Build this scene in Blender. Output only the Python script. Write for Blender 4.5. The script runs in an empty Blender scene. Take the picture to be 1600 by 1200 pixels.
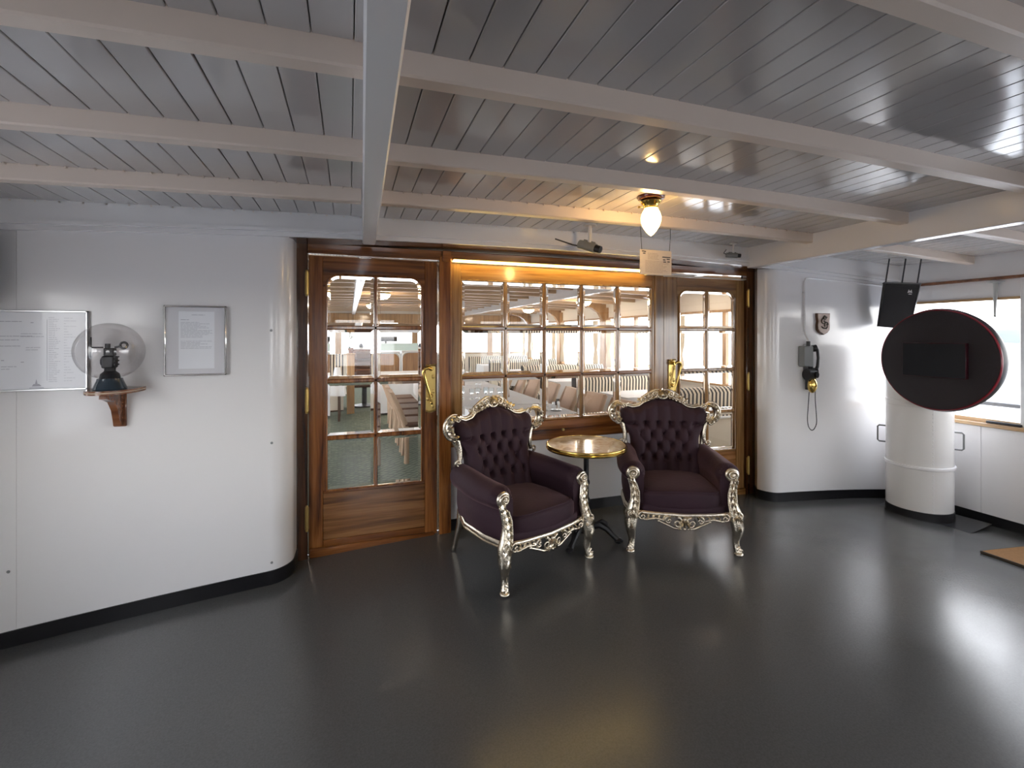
import bpy, bmesh, math, random
from math import pi, sin, cos, radians, sqrt, atan2
from mathutils import Vector, Matrix
random.seed(7)
sc = bpy.context.scene
COL = sc.collection
# ------------------------------------------------------------------ camera, sky, exposure
cam_d = bpy.data.cameras.new('camera'); cam_o = bpy.data.objects.new('camera', cam_d); COL.objects.link(cam_o)
cam_d.sensor_width = 36; cam_d.lens = 722/1600*36; cam_d.shift_y = -76/1600; cam_d.clip_start = 0.05; cam_d.clip_end = 3000
cam_o.location = (0, 0, 1.55); cam_o.rotation_euler = (pi/2, 0, radians(-19.4))
sc.camera = cam_o
vs = sc.view_settings
vs.view_transform = 'Standard'; vs.look = 'None'; vs.gamma = 1.0; vs.use_curve_mapping = False
vs.exposure = 3.17
SKY = 1.0
w = bpy.data.worlds.new('overcast_sky'); sc.world = w; w.use_nodes = True
nt = w.node_tree; nt.nodes.clear()
wo = nt.nodes.new('ShaderNodeOutputWorld'); bg = nt.nodes.new('ShaderNodeBackground')
tc = nt.nodes.new('ShaderNodeTexCoord'); sx = nt.nodes.new('ShaderNodeSeparateXYZ'); rp = nt.nodes.new('ShaderNodeValToRGB')
mp = nt.nodes.new('ShaderNodeMapRange'); mp.inputs[1].default_value = -1; mp.inputs[2].default_value = 1
nt.links.new(tc.outputs['Generated'], sx.inputs[0]); nt.links.new(sx.outputs[2], mp.inputs[0]); nt.links.new(mp.outputs[0], rp.inputs[0])
nt.links.new(rp.outputs[0], bg.inputs[0]); nt.links.new(bg.outputs[0], wo.inputs[0]); bg.inputs[1].default_value = SKY
e = rp.color_ramp.elements
e[0].position = 0.0; e[0].color = (.55, .62, .70, 1)
e[1].position = 1.0; e[1].color = (.72, .81, 1.0, 1)
n = e.new(.5); n.color = (1.0, .985, .965, 1)
n = e.new(.60); n.color = (.96, .975, 1.0, 1)
cy = sc.cycles
cy.max_bounces = 12; cy.diffuse_bounces = 6; cy.glossy_bounces = 5; cy.transmission_bounces = 10; cy.transparent_max_bounces = 24
cy.caustics_refractive = True; cy.caustics_reflective = False; cy.sample_clamp_indirect = 6.0
try:
    cy.use_denoising = True; cy.denoiser = 'OPENIMAGEDENOISE'
except Exception: pass

# ------------------------------------------------------------------ mesh builder
class MB:
    def __init__(s): s.V = []; s.F = []; s.M = []
    def add(s, V, F, m=0, xf=None):
        o = len(s.V)
        s.V += [tuple(xf @ Vector(v)) for v in V] if xf is not None else [tuple(v) for v in V]
        s.F += [tuple(i+o for i in f) for f in F]; s.M += [m]*len(F); return s
    def box(s, a, b, bev=0.0, m=0, xf=None):
        c = [(a[i]+b[i])/2 for i in range(3)]; h = [abs(b[i]-a[i])/2 for i in range(3)]
        if bev <= 0:
            V = [(c[0]+i*h[0], c[1]+j*h[1], c[2]+k*h[2]) for i in (-1,1) for j in (-1,1) for k in (-1,1)]
            F = [(0,1,3,2),(4,6,7,5),(0,4,5,1),(2,3,7,6),(0,2,6,4),(1,5,7,3)]
            return s.add(V, F, m, xf)
        bev = min(bev, min(h)*.95); V = []; ix = {}
        for i in (-1,1):
            for j in (-1,1):
                for k in (-1,1):
                    for ax in range(3):
                        p = [i,j,k]
                        q = [c[t]+p[t]*(h[t]-(0 if t == ax else bev)) for t in range(3)]
                        ix[(i,j,k,ax)] = len(V); V.append(tuple(q))
        F = []
        for ax in range(3):
            u, w_ = [(1,2),(2,0),(0,1)][ax]
            for sg in (-1,1):
                f = []
                for (a_, b_) in ((-1,-1),(1,-1),(1,1),(-1,1)):
                    p = [0,0,0]; p[ax] = sg; p[u] = a_; p[w_] = b_; f.append(ix[(p[0],p[1],p[2],ax)])
                F.append(tuple(f) if sg > 0 else tuple(f[::-1]))
        for ax in range(3):
            u, w_ = [(1,2),(2,0),(0,1)][ax]
            for a_ in (-1,1):
                for b_ in (-1,1):
                    def k_(t, fx):
                        p = [0,0,0]; p[ax] = t; p[u] = a_; p[w_] = b_; return ix[(p[0],p[1],p[2],fx)]
                    f = (k_(-1,u), k_(1,u), k_(1,w_), k_(-1,w_))
                    F.append(f if a_*b_ < 0 else f[::-1])
        for i in (-1,1):
            for j in (-1,1):
                for k in (-1,1):
                    f = (ix[(i,j,k,0)], ix[(i,j,k,1)], ix[(i,j,k,2)])
                    F.append(f if i*j*k > 0 else f[::-1])
        return s.add(V, F, m, xf)
    def tube(s, P, r, n=8, cap=True, m=0, flat=None, xf=None, closed=False, up=None):
        P = [Vector(p) for p in P]; N = len(P)
        R = r if isinstance(r, (list, tuple)) else [r]*N
        V = []; F = []
        T = []
        for i in range(N):
            if closed: t = P[(i+1) % N]-P[i-1]
            else: t = P[min(i+1,N-1)]-P[max(i-1,0)]
            T.append(t.normalized() if t.length > 1e-9 else Vector((0,0,1)))
        a = Vector(up) if up else (Vector((0,0,1)) if abs(T[0].z) < .9 else Vector((1,0,0)))
        nrm = (a-T[0]*a.dot(T[0])).normalized()
        for i in range(N):
            nrm = (nrm-T[i]*nrm.dot(T[i]))
            nrm = nrm.normalized() if nrm.length > 1e-6 else T[i].orthogonal().normalized()
            bn = T[i].cross(nrm)
            fa, fb = flat if flat else (1,1)
            for k in range(n):
                an = 2*pi*k/n
                V.append(P[i]+nrm*(cos(an)*R[i]*fa)+bn*(sin(an)*R[i]*fb))
        for i in range(N if closed else N-1):
            j = (i+1) % N
            for k in range(n):
                F.append((i*n+k, i*n+(k+1)%n, j*n+(k+1)%n, j*n+k))
        if cap and not closed:
            F.append(tuple(range(n))[::-1]); F.append(tuple((N-1)*n+k for k in range(n)))
        return s.add(V, F, m, xf)
    def lathe(s, prof, n=24, c=(0,0,0), m=0, xf=None, capb=True, capt=True):
        V = []; F = []; N = len(prof)
        for (r, z) in prof:
            for k in range(n):
                an = 2*pi*k/n; V.append((c[0]+r*cos(an), c[1]+r*sin(an), c[2]+z))
        for i in range(N-1):
            for k in range(n):
                F.append((i*n+k, i*n+(k+1)%n, (i+1)*n+(k+1)%n, (i+1)*n+k))
        if capb: F.append(tuple(range(n))[::-1])
        if capt: F.append(tuple((N-1)*n+k for k in range(n)))
        return s.add(V, F, m, xf)
    def sph(s, c, r, n=10, m=0, xf=None):
        if not isinstance(r, (tuple, list)): r = (r,r,r)
        h = max(4, n//2); V = [(c[0],c[1],c[2]-r[2])]; F = []
        for i in range(1,h):
            ph = -pi/2+pi*i/h
            for k in range(n):
                an = 2*pi*k/n; V.append((c[0]+r[0]*cos(ph)*cos(an), c[1]+r[1]*cos(ph)*sin(an), c[2]+r[2]*sin(ph)))
        V.append((c[0],c[1],c[2]+r[2])); L = len(V)-1
        for k in range(n): F.append((0, 1+(k+1)%n, 1+k))
        for i in range(h-2):
            for k in range(n):
                a = 1+i*n+k; b = 1+i*n+(k+1)%n; F.append((a, b, b+n, a+n))
        for k in range(n): F.append((L, 1+(h-2)*n+k, 1+(h-2)*n+(k+1)%n))
        return s.add(V, F, m, xf)
    def prism(s, poly, d0, d1, axis='y', m=0, xf=None):
        """poly of 2D points extruded: axis 'y' -> (x,z), 'z' -> (x,y), 'x' -> (y,z)"""
        n = len(poly)
        def P(p, d): return {'y': (p[0], d, p[1]), 'z': (p[0], p[1], d), 'x': (d, p[0], p[1])}[axis]
        V = [P(p, d0) for p in poly]+[P(p, d1) for p in poly]
        F = [tuple(range(n)), tuple(range(n, 2*n))[::-1]]+[(i, i+n, (i+1)%n+n, (i+1)%n) for i in range(n)]
        ar = sum(poly[i][0]*poly[(i+1)%n][1]-poly[(i+1)%n][0]*poly[i][1] for i in range(n))
        fl = (ar < 0) ^ (d1 < d0) ^ (axis != 'y')
        if fl: F = [f[::-1] for f in F]
        return s.add(V, F, m, xf)
    def grid(s, fn, nu, nv, m=0, flip=False, xf=None):
        V = [fn(i/nu, j/nv) for j in range(nv+1) for i in range(nu+1)]
        F = []
        for j in range(nv):
            for i in range(nu):
                a = j*(nu+1)+i; f = (a, a+1, a+nu+2, a+nu+1); F.append(f[::-1] if flip else f)
        return s.add(V, F, m, xf)

def link_mesh(name, me, parent=None, loc=(0,0,0), rot=(0,0,0)):
    o = bpy.data.objects.new(name, me); COL.objects.link(o)
    o.location = loc; o.rotation_euler = rot
    if parent is not None: o.parent = parent
    return o
def obj(name, mb, mats, parent=None, loc=(0,0,0), rot=(0,0,0), ang=40, flat=False, weld=False):
    me = bpy.data.meshes.new(name); me.from_pydata(mb.V, [], mb.F); me.update()
    if weld:
        b = bmesh.new(); b.from_mesh(me); bmesh.ops.remove_doubles(b, verts=b.verts, dist=.0008); b.to_mesh(me); b.free(); me.update()
    for m in (mats if isinstance(mats, (list, tuple)) else [mats]): me.materials.append(m)
    if any(mb.M): me.polygons.foreach_set('material_index', mb.M)
    if not flat:
        me.polygons.foreach_set('use_smooth', [True]*len(me.polygons)); me.set_sharp_from_angle(angle=radians(ang))
    return link_mesh(name, me, parent, loc, rot)
def tag(o, label, cat, group=None, kind=None):
    o['label'] = label; o['category'] = cat
    if group: o['group'] = group
    if kind: o['kind'] = kind
    return o
def thing(name, label, cat, loc=(0,0,0), rz=0, group=None):
    o = bpy.data.objects.new(name, None); o.empty_display_size = .1; COL.objects.link(o)
    o.location = loc; o.rotation_euler = (0,0,rz); return tag(o, label, cat, group)
def struct(name, mb, mats, parent=None, **k):
    o = obj(name, mb, mats, parent, **k)
    if parent is None: o['kind'] = 'structure'
    return o
def dup(root, loc, rz, label, group=None):
    r = root.copy(); COL.objects.link(r); r.location = loc; r.rotation_euler = (0,0,rz); r['label'] = label
    if group: r['group'] = group
    for ch in list(root.children):
        c = ch.copy(); COL.objects.link(c); c.parent = r
        for g in list(ch.children):
            d = g.copy(); COL.objects.link(d); d.parent = c
    return r

# ------------------------------------------------------------------ materials
def N(t, ty, **kw):
    n = t.nodes.new(ty)
    for k, v in kw.items(): setattr(n, k, v)
    return n
def mat(name, col, rough=.5, metal=0.0, spec=.5, coat=0.0, sheen=0.0, bump=0.0, bscale=60, var=0.0, vscale=4, trans=0.0, ior=1.45, emit=None, es=0.0, coatr=.05, stretch=None):
    m = bpy.data.materials.new(name); m.use_nodes = True; t = m.node_tree; b = t.nodes['Principled BSDF']; L = t.links
    I = b.inputs
    I['Base Color'].default_value = (*col, 1); I['Roughness'].default_value = rough; I['Metallic'].default_value = metal
    I['Specular IOR Level'].default_value = spec; I['Coat Weight'].default_value = coat; I['Coat Roughness'].default_value = coatr
    I['Sheen Weight'].default_value = sheen; I['Transmission Weight'].default_value = trans; I['IOR'].default_value = ior
    if emit: I['Emission Color'].default_value = (*emit, 1); I['Emission Strength'].default_value = es
    co = N(t, 'ShaderNodeTexCoord')
    vec = co.outputs['Object']
    if stretch:
        mpg = N(t, 'ShaderNodeMapping'); mpg.inputs['Scale'].default_value = stretch; L.new(vec, mpg.inputs[0]); vec = mpg.outputs[0]
    if var:
        nz = N(t, 'ShaderNodeTexNoise'); nz.inputs['Scale'].default_value = vscale; nz.inputs['Detail'].default_value = 5; L.new(vec, nz.inputs['Vector'])
        mx = N(t, 'ShaderNodeMix', data_type='RGBA'); L.new(nz.outputs['Fac'], mx.inputs[0])
        mx.inputs[6].default_value = (*[c*(1-var) for c in col], 1); mx.inputs[7].default_value = (*[min(1,c*(1+var)) for c in col], 1)
        L.new(mx.outputs[2], I['Base Color'])
    if bump:
        nb = N(t, 'ShaderNodeTexNoise'); nb.inputs['Scale'].default_value = bscale; nb.inputs['Detail'].default_value = 3; L.new(vec, nb.inputs['Vector'])
        bp = N(t, 'ShaderNodeBump'); bp.inputs['Strength'].default_value = bump; bp.inputs['Distance'].default_value = .01; L.new(nb.outputs['Fac'], bp.inputs['Height']); L.new(bp.outputs[0], I['Normal'])
    return m
def wood(name, dark, mid, light, axis='z', scale=1.0, rough=.22, coat=.6, wave=.5):
    m = bpy.data.materials.new(name); m.use_nodes = True; t = m.node_tree; b = t.nodes['Principled BSDF']; L = t.links
    co = N(t, 'ShaderNodeTexCoord'); mg = N(t, 'ShaderNodeMapping')
    st = {'z': (14,14,.7), 'x': (.7,14,14), 'y': (14,.7,14)}[axis]
    mg.inputs['Scale'].default_value = [q*scale for q in st]; L.new(co.outputs['Object'], mg.inputs[0])
    n1 = N(t, 'ShaderNodeTexNoise'); n1.inputs['Scale'].default_value = 1.6; n1.inputs['Detail'].default_value = 7; n1.inputs['Distortion'].default_value = .6; L.new(mg.outputs[0], n1.inputs['Vector'])
    n2 = N(t, 'ShaderNodeTexNoise'); n2.inputs['Scale'].default_value = 9; n2.inputs['Detail'].default_value = 4; L.new(mg.outputs[0], n2.inputs['Vector'])
    ma = N(t, 'ShaderNodeMath', operation='MULTIPLY_ADD'); L.new(n2.outputs['Fac'], ma.inputs[0]); ma.inputs[1].default_value = .3; L.new(n1.outputs['Fac'], ma.inputs[2])
    r = N(t, 'ShaderNodeValToRGB'); L.new(ma.outputs[0], r.inputs[0])
    r.color_ramp.elements[0].position = .42; r.color_ramp.elements[0].color = (*dark,1)
    r.color_ramp.elements[1].position = .86; r.color_ramp.elements[1].color = (*light,1)
    q = r.color_ramp.elements.new(.62); q.color = (*mid,1)
    L.new(r.outputs[0], b.inputs['Base Color']); b.inputs['Roughness'].default_value = rough
    b.inputs['Coat Weight'].default_value = coat; b.inputs['Coat Roughness'].default_value = .08
    bp = N(t, 'ShaderNodeBump'); bp.inputs['Strength'].default_value = .06; bp.inputs['Distance'].default_value = .004; L.new(n2.outputs['Fac'], bp.inputs['Height']); L.new(bp.outputs[0], b.inputs['Normal'])
    return m
def smooth_path(P, n=5):
    out = []
    for i in range(len(P)-1):
        p0, p1, p2, p3 = P[max(i-1,0)], P[i], P[i+1], P[min(i+2,len(P)-1)]
        for k in range(n):
            f = k/n; out.append(tuple(.5*((2*p1[d])+(-p0[d]+p2[d])*f+(2*p0[d]-5*p1[d]+4*p2[d]-p3[d])*f*f+(-p0[d]+3*p1[d]-3*p2[d]+p3[d])*f**3) for d in range(3)))
    return out+[tuple(P[-1])]
def thin_glass(name, tint=(1,1,1), ior=1.5):
    m = bpy.data.materials.new(name); m.use_nodes = True; t = m.node_tree; t.nodes.clear(); L = t.links
    o = N(t, 'ShaderNodeOutputMaterial'); tr = N(t, 'ShaderNodeBsdfTransparent'); gl = N(t, 'ShaderNodeBsdfGlossy'); mx = N(t, 'ShaderNodeMixShader'); fr = N(t, 'ShaderNodeLayerWeight')
    tr.inputs[0].default_value = (*tint,1); gl.inputs['Roughness'].default_value = .0; fr.inputs[0].default_value = .5
    pw = N(t, 'ShaderNodeMath', operation='POWER'); pw.inputs[1].default_value = 5; ad = N(t, 'ShaderNodeMath', operation='MULTIPLY_ADD'); ad.inputs[1].default_value = .92; ad.inputs[2].default_value = .065
    L.new(fr.outputs['Facing'], pw.inputs[0]); L.new(pw.outputs[0], ad.inputs[0]); L.new(ad.outputs[0], mx.inputs[0]); L.new(tr.outputs[0], mx.inputs[1]); L.new(gl.outputs[0], mx.inputs[2]); L.new(mx.outputs[0], o.inputs[0]); return m
def solid_glass(name, ior=1.5, col=(1,1,1)):
    m = bpy.data.materials.new(name); m.use_nodes = True; t = m.node_tree; t.nodes.clear()
    o = N(t, 'ShaderNodeOutputMaterial'); g = N(t, 'ShaderNodeBsdfGlass'); g.inputs['IOR'].default_value = ior; g.inputs['Roughness'].default_value = 0; g.inputs[0].default_value = (*col,1)
    t.links.new(g.outputs[0], o.inputs[0]); return m
def stripes(name, c1, c2, period, axis=0, duty=.5, rough=.8):
    m = mat(name, c1, rough, sheen=.2); t = m.node_tree; L = t.links; b = t.nodes['Principled BSDF']
    co = N(t, 'ShaderNodeTexCoord'); sp = N(t, 'ShaderNodeSeparateXYZ'); L.new(co.outputs['Object'], sp.inputs[0])
    a = N(t, 'ShaderNodeMath', operation='DIVIDE'); a.inputs[1].default_value = period; L.new(sp.outputs[axis], a.inputs[0])
    f = N(t, 'ShaderNodeMath', operation='FRACT'); L.new(a.outputs[0], f.inputs[0])
    g = N(t, 'ShaderNodeMath', operation='GREATER_THAN'); g.inputs[1].default_value = duty; L.new(f.outputs[0], g.inputs[0])
    mx = N(t, 'ShaderNodeMix', data_type='RGBA'); L.new(g.outputs[0], mx.inputs[0]); mx.inputs[6].default_value = (*c1,1); mx.inputs[7].default_value = (*c2,1)
    L.new(mx.outputs[2], b.inputs['Base Color']); return m

WHITE = mat('white_gloss_paint', (.83,.82,.82), .22, coat=.3, coatr=.1, bump=.04, bscale=6)
CEILP = mat('ceiling_gloss_paint', (.54,.52,.51), .13, coat=.6, coatr=.08, bump=.06, bscale=14)
BEAMP = mat('beam_paint', (.80,.685,.59), .3, bump=.04, bscale=12)
BLACK = mat('black_rubber', (.012,.012,.014), .45)
BLKP = mat('black_plastic', (.015,.015,.018), .38)
DGREY = mat('dark_grey_metal', (.05,.05,.055), .35, metal=.3)
GREYM = mat('grey_painted_metal', (.24,.25,.25), .4)
STEEL = mat('brushed_steel', (.55,.56,.57), .3, metal=1)
CHROME = mat('chrome', (.8,.8,.8), .12, metal=1)
BRASS = mat('polished_brass', (.78,.55,.16), .16, metal=1, bump=.05, bscale=30)
BRASSD = mat('aged_brass', (.55,.40,.14), .3, metal=1, bump=.15, bscale=80)
SILVER = mat('antique_silver_leaf', (.74,.67,.55), .24, metal=1, bump=.22, bscale=90, var=.30, vscale=25)
VELVET = mat('aubergine_velvet', (.032,.0115,.021), .75, sheen=.42, bump=.12, bscale=40, var=.3, vscale=5)
VELVET.node_tree.nodes['Principled BSDF'].inputs['Sheen Tint'].default_value = (.60,.38,.41,1)
VELVET.node_tree.nodes['Principled BSDF'].inputs['Sheen Roughness'].default_value = .35
W_DOOR = wood('mahogany_upright', (.055,.015,.004), (.23,.075,.016), (.44,.175,.042), 'z')
W_DOORH = wood('mahogany_level', (.045,.013,.004), (.18,.058,.013), (.34,.13,.034), 'x')
W_PAN = wood('door_panel_veneer', (.055,.018,.005), (.24,.098,.028), (.42,.20,.07), 'x', scale=.8)
W_TEAK = wood('teak_upright', (.13,.06,.02), (.30,.155,.055), (.46,.26,.10), 'z')
W_TEAKH = wood('teak_level', (.13,.055,.015), (.31,.15,.045), (.46,.25,.09), 'x')
W_DARK = wood('dark_jamb', (.024,.009,.004), (.075,.028,.011), (.13,.052,.02), 'z')
W_LITE = wood('light_oak', (.38,.22,.10), (.52,.33,.16), (.62,.42,.22), 'y', rough=.35)
W_SHELF = wood('shelf_wood', (.10,.035,.015), (.19,.07,.03), (.27,.11,.05), 'x')
GLASS = thin_glass('clear_pane'); BEVELG = solid_glass('bevelled_glass_edge', 1.5)
CLOTH = mat('white_linen', (.80,.82,.85), .8, bump=.05, bscale=30)
LEATH = mat('tan_leather', (.48,.31,.205), .55, bump=.1, bscale=60, var=.12, vscale=6)
LEATHD = mat('brown_leather_seat', (.14,.075,.05), .5, bump=.1, bscale=60)
STRIPE = stripes('striped_moquette', (.022,.018,.016), (.78,.70,.56), .056, 0, .46)
CREAMP = mat('cream_paint', (.78,.72,.62), .4)
PAPER = mat('printed_paper', (.84,.86,.90), .25, coat=.4)
INK = mat('grey_ink', (.46,.47,.53), .6)
INKD = mat('dark_ink', (.05,.05,.055), .6)
SIGNP = mat('sign_card', (.60,.54,.48), .45)
# ------------------------------------------------------------------ the deckhouse shell (decks have camber)
def fz(x): return .085-.016*(x-1.7)**2 if x < 5.6 else -.16
def cz(x): return 2.345-.006*(x-1.8)**2
YW, YD, YB, YE = 3.19, 3.46, -2.6, 14.4       # lobby wall, recessed door wall, wall behind, far end of the saloon
XL, XR = -2.05, 5.37
CARPET = mat('green_carpet', (.12,.155,.12), .95, var=.25, vscale=30, bump=.3, bscale=120)
def carpet_pattern():
    t = CARPET.node_tree; L = t.links; b = t.nodes['Principled BSDF']
    co = N(t, 'ShaderNodeTexCoord'); mg = N(t, 'ShaderNodeMapping'); mg.inputs['Scale'].default_value = (16,16,16); mg.inputs['Rotation'].default_value = (0,0,.78); L.new(co.outputs['Object'], mg.inputs[0])
    v = N(t, 'ShaderNodeTexVoronoi'); v.inputs['Randomness'].default_value = .25; v.inputs['Scale'].default_value = 1.0; L.new(mg.outputs[0], v.inputs['Vector'])
    r = N(t, 'ShaderNodeValToRGB'); L.new(v.outputs['Distance'], r.inputs[0])
    r.color_ramp.elements[0].position = .25; r.color_ramp.elements[0].color = (.18,.205,.145,1); r.color_ramp.elements[1].position = .6; r.color_ramp.elements[1].color = (.085,.105,.078,1)
    L.new(r.outputs[0], b.inputs['Base Color'])
carpet_pattern()
FLOORM = mat('charcoal_linoleum', (.078,.080,.079), .30, spec=.6, var=.28, vscale=140, bump=.03, bscale=260)
def floor_wear():
    t = FLOORM.node_tree; L = t.links; b = t.nodes['Principled BSDF']
    co = N(t, 'ShaderNodeTexCoord'); nz = N(t, 'ShaderNodeTexNoise'); nz.inputs['Scale'].default_value = 3.5; nz.inputs['Detail'].default_value = 8; nz.inputs['Roughness'].default_value = .65
    L.new(co.outputs['Object'], nz.inputs['Vector'])
    r = N(t, 'ShaderNodeMapRange'); r.inputs[1].default_value = .3; r.inputs[2].default_value = .7; r.inputs[3].default_value = .19; r.inputs[4].default_value = .25
    L.new(nz.outputs['Fac'], r.inputs[0]); L.new(r.outputs[0], b.inputs['Roughness'])
floor_wear()
m = MB(); m.grid(lambda a, b: (-2.3+8.1*a, YB-.1+(3.50-YB+.1)*b, fz(-2.3+8.1*a)), 60, 4)
struct('floor', m, FLOORM)
m = MB(); m.grid(lambda a, b: (-2.3+8.1*a, 3.50+(YE-3.50+.2)*b, fz(-2.3+8.1*a)+.004), 60, 6)
struct('floor', m, CARPET)

# ceiling: backing, tongue-and-groove planks, beams
m = MB(); m.grid(lambda a, b: (-2.3+8.1*a, YB-.1+(3.55-YB)*b, cz(-2.3+8.1*a)+.022), 60, 2, flip=True)
m.grid(lambda a, b: (-2.3+8.1*a, YB-.1+(3.55-YB)*b, cz(-2.3+8.1*a)+.08), 60, 2)
GROOVE = mat('groove_backing', (.40,.39,.38), .7)  # grey backing seen in the joints between planks
ceil_o = struct('ceiling', m, GROOVE)
PW = .1035
pm = MB(); pm.box((-PW/2+.0015, YB, 0), (PW/2-.0015, YW+.06, .02), .0025)
pme = None
x = XL-.06
while x < XR+.1:
    sl = math.atan(-.012*(x-1.8))
    if pme is None: o = obj('plank', pm, CEILP, ceil_o, (x, 0, cz(x)), flat=True); pme = o.data
    else: o = link_mesh('plank', pme, ceil_o, (x, 0, cz(x)))
    o.rotation_euler = (0, -sl, 0); o.location.z += random.uniform(-.001,.001); x += PW
def beam(parent, x0, x1, y, wd=.062, dp=.07, fn=cz, name='beam', mt=BEAMP, n=24):
    m = MB(); V = []; F = []
    for i in range(n+1):
        x = x0+(x1-x0)*i/n; z = fn(x); b = .006
        V += [(x,y-wd/2,z+.03),(x,y-wd/2,z-dp+b),(x,y-wd/2+b,z-dp),(x,y+wd/2-b,z-dp),(x,y+wd/2,z-dp+b),(x,y+wd/2,z+.03)]
    for i in range(n):
        for k in range(5): F.append((i*6+k, i*6+k+1, i*6+k+7, i*6+k+6))
    F += [tuple(range(6))[::-1], tuple(n*6+k for k in range(6))]
    m.add(V, F); return obj(name, m, mt, parent)
YBM = [2.60-.642*i for i in range(9)]
for y in YBM:
    beam(ceil_o, XL, .06, y); beam(ceil_o, .08, 3.36, y); beam(ceil_o, 3.42, XR, y)
# fore-and-aft girders
def girder(parent, pts, w0, zb, name):
    m = MB()
    (xa, ya), (xb, yb) = pts
    zt = 2.36
    V = []
    for (x, y) in pts: V += [(x-w0/2,y,zt),(x-w0/2,y,zb+.006),(x-w0/2+.006,y,zb),(x+w0/2-.006,y,zb),(x+w0/2,y,zb+.006),(x+w0/2,y,zt)]
    F = [(k,k+6,k+7,k+1) for k in range(5)]+[tuple(range(6)),tuple(range(6,12))[::-1]]
    m.add(V, F); return obj(name, m, WHITE, parent)
girder(ceil_o, [(-.02,YB),(.122,YW)], .082, 2.150, 'girder')
girder(ceil_o, [(3.39,YB),(3.39,YW)], .088, 2.150, 'girder')
# small nail-cleats along the fascia and beams
m = MB()
x = XL+.05
while x < XR:
    m.box((x-.006, YW-.012, cz(x)-.012), (x+.006, YW-.002, cz(x)-.002), .001)
    if x < 3.3: m.box((x-.004, 2.555, cz(x)-.008), (x+.004, 2.567, cz(x)-.001), .001)
    x += PW
o = obj('cleat', m, BEAMP, ceil_o); o['kind'] = 'stuff'

# lobby bulkhead left and right of the doors, rounded into the recess
def arc(cx, cy, r, a0, a1, n=10): return [(cx+r*cos(radians(a0+(a1-a0)*i/n)), cy+r*sin(radians(a0+(a1-a0)*i/n))) for i in range(n+1)]
def sheet(name, path, z0, z1, mats, parent=None, thick=.03, kind=None):
    """upright sheet following a plan path, thickness away from the lobby (to the left of travel)"""
    m = MB(); n = len(path); V = []; F = []
    P = [Vector((p[0],p[1])) for p in path]; off = []
    for i in range(n):
        t = (P[min(i+1,n-1)]-P[max(i-1,0)]).normalized(); off.append(P[i]+Vector((-t.y,t.x))*thick)
    za = z0 if callable(z0) else (lambda x: z0); zb = z1 if callable(z1) else (lambda x: z1)
    for p, q in zip(P, off): V += [(p.x,p.y,za(p.x)),(p.x,p.y,zb(p.x)),(q.x,q.y,zb(p.x)),(q.x,q.y,za(p.x))]
    for i in range(n-1):
        for k in range(4): F.append((i*4+k, i*4+4+k, i*4+4+(k+1)%4, i*4+(k+1)%4))
    F += [(0,1,2,3), tuple(n*4-4+k for k in range(4))[::-1]]
    m.add(V, F)
    return struct(name, m, mats, parent) if kind is None else obj(name, m, mats, parent)
seg = lambda a, b, n: [(a[0]+(b[0]-a[0])*i/n, a[1]+(b[1]-a[1])*i/n) for i in range(n+1)]
noseL = arc(-.47, YW+.13, .13, -90, 0)+[(-.335,YD+.02)]
noseR = [(3.735,YD+.02)]+arc(3.735, YW+.13, .13, -180, -90)
wl = sheet('wall_front_left', seg((-1.6668,YW),(-.472,YW),8)+noseL[1:], -.2, 2.3, WHITE)
sheet('panel', seg((XL,YW),(-1.6682,YW),4), -.2, 2.3, WHITE, wl, kind='p')
wr = sheet('wall_front_right', noseR[:-1]+seg((3.735,YW),(XR+.03,YW),8), -.2, 2.3, WHITE)
BASE = mat('black_skirting', (.010,.010,.012), .28)
def bp(path, d): return [(p[0], p[1]) for p in path]
def skirting(name, path, hh=.085):
    P = [Vector(p) for p in path]; n = len(P); Q = []
    for i in range(n):
        t = (P[min(i+1,n-1)]-P[max(i-1,0)]).normalized(); Q.append(tuple(P[i]-Vector((-t.y,t.x))*.008))
    return sheet(name, Q, lambda x: fz(x)-.05, lambda x: fz(x)+hh, BASE, thick=.012)
skirting('baseboard_left', seg((XL,YW),(-.47,YW),8)+noseL[1:])
skirting('baseboard_right', noseR[:-1]+seg((3.735,YW),(XR,YW),8))
# fascia board and its mouldings
def fb(x): return 2.197-.0085*(x-1.5)**2
fas = sheet('trim_1', seg((XL,YW-.012),(XR,YW-.012),30), fb, lambda x: cz(x)+.02, WHITE, thick=.03)
def strip_along(name, parent, x0, x1, y0, y1, za, zb, mt, n=24):
    m = MB(); V = []; F = []
    for i in range(n+1):
        x = x0+(x1-x0)*i/n; b = fb(x); V += [(x,y0,b+za),(x,y0,b+zb),(x,y1,b+zb),(x,y1,b+za)]
    for i in range(n):
        for k in range(4): F.append((i*4+k,i*4+4+k,i*4+4+(k+1)%4,i*4+(k+1)%4))
    F += [(0,1,2,3), tuple(n*4+k for k in range(4))[::-1]]
    m.add(V,F); return obj(name, m, mt, parent)
strip_along('moulding', fas, XL, XR, YW-.030, YW-.010, .028, .05, WHITE)
strip_along('moulding', fas, XL, XR, YW-.024, YW-.010, -.004, .018, WHITE)
m = MB(); m.grid(lambda a, b: (-.36+4.12*a, YW+.01+(YD+.06-YW)*b, fb(-.36+4.12*a)+.004), 24, 1, flip=True); obj('soffit', m, W_DARK, fas)
m = MB(); m.box((-.36,YD+.02,2.15),(3.76,YD+.10,2.5)); m.box((-2.3,YD+.02,-.3),(-.34,YD+.08,2.5)); m.box((3.74,YD+.02,-.3),(5.6,YD+.08,2.5))
wf = struct('wall_front', m, CREAMP)

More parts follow.
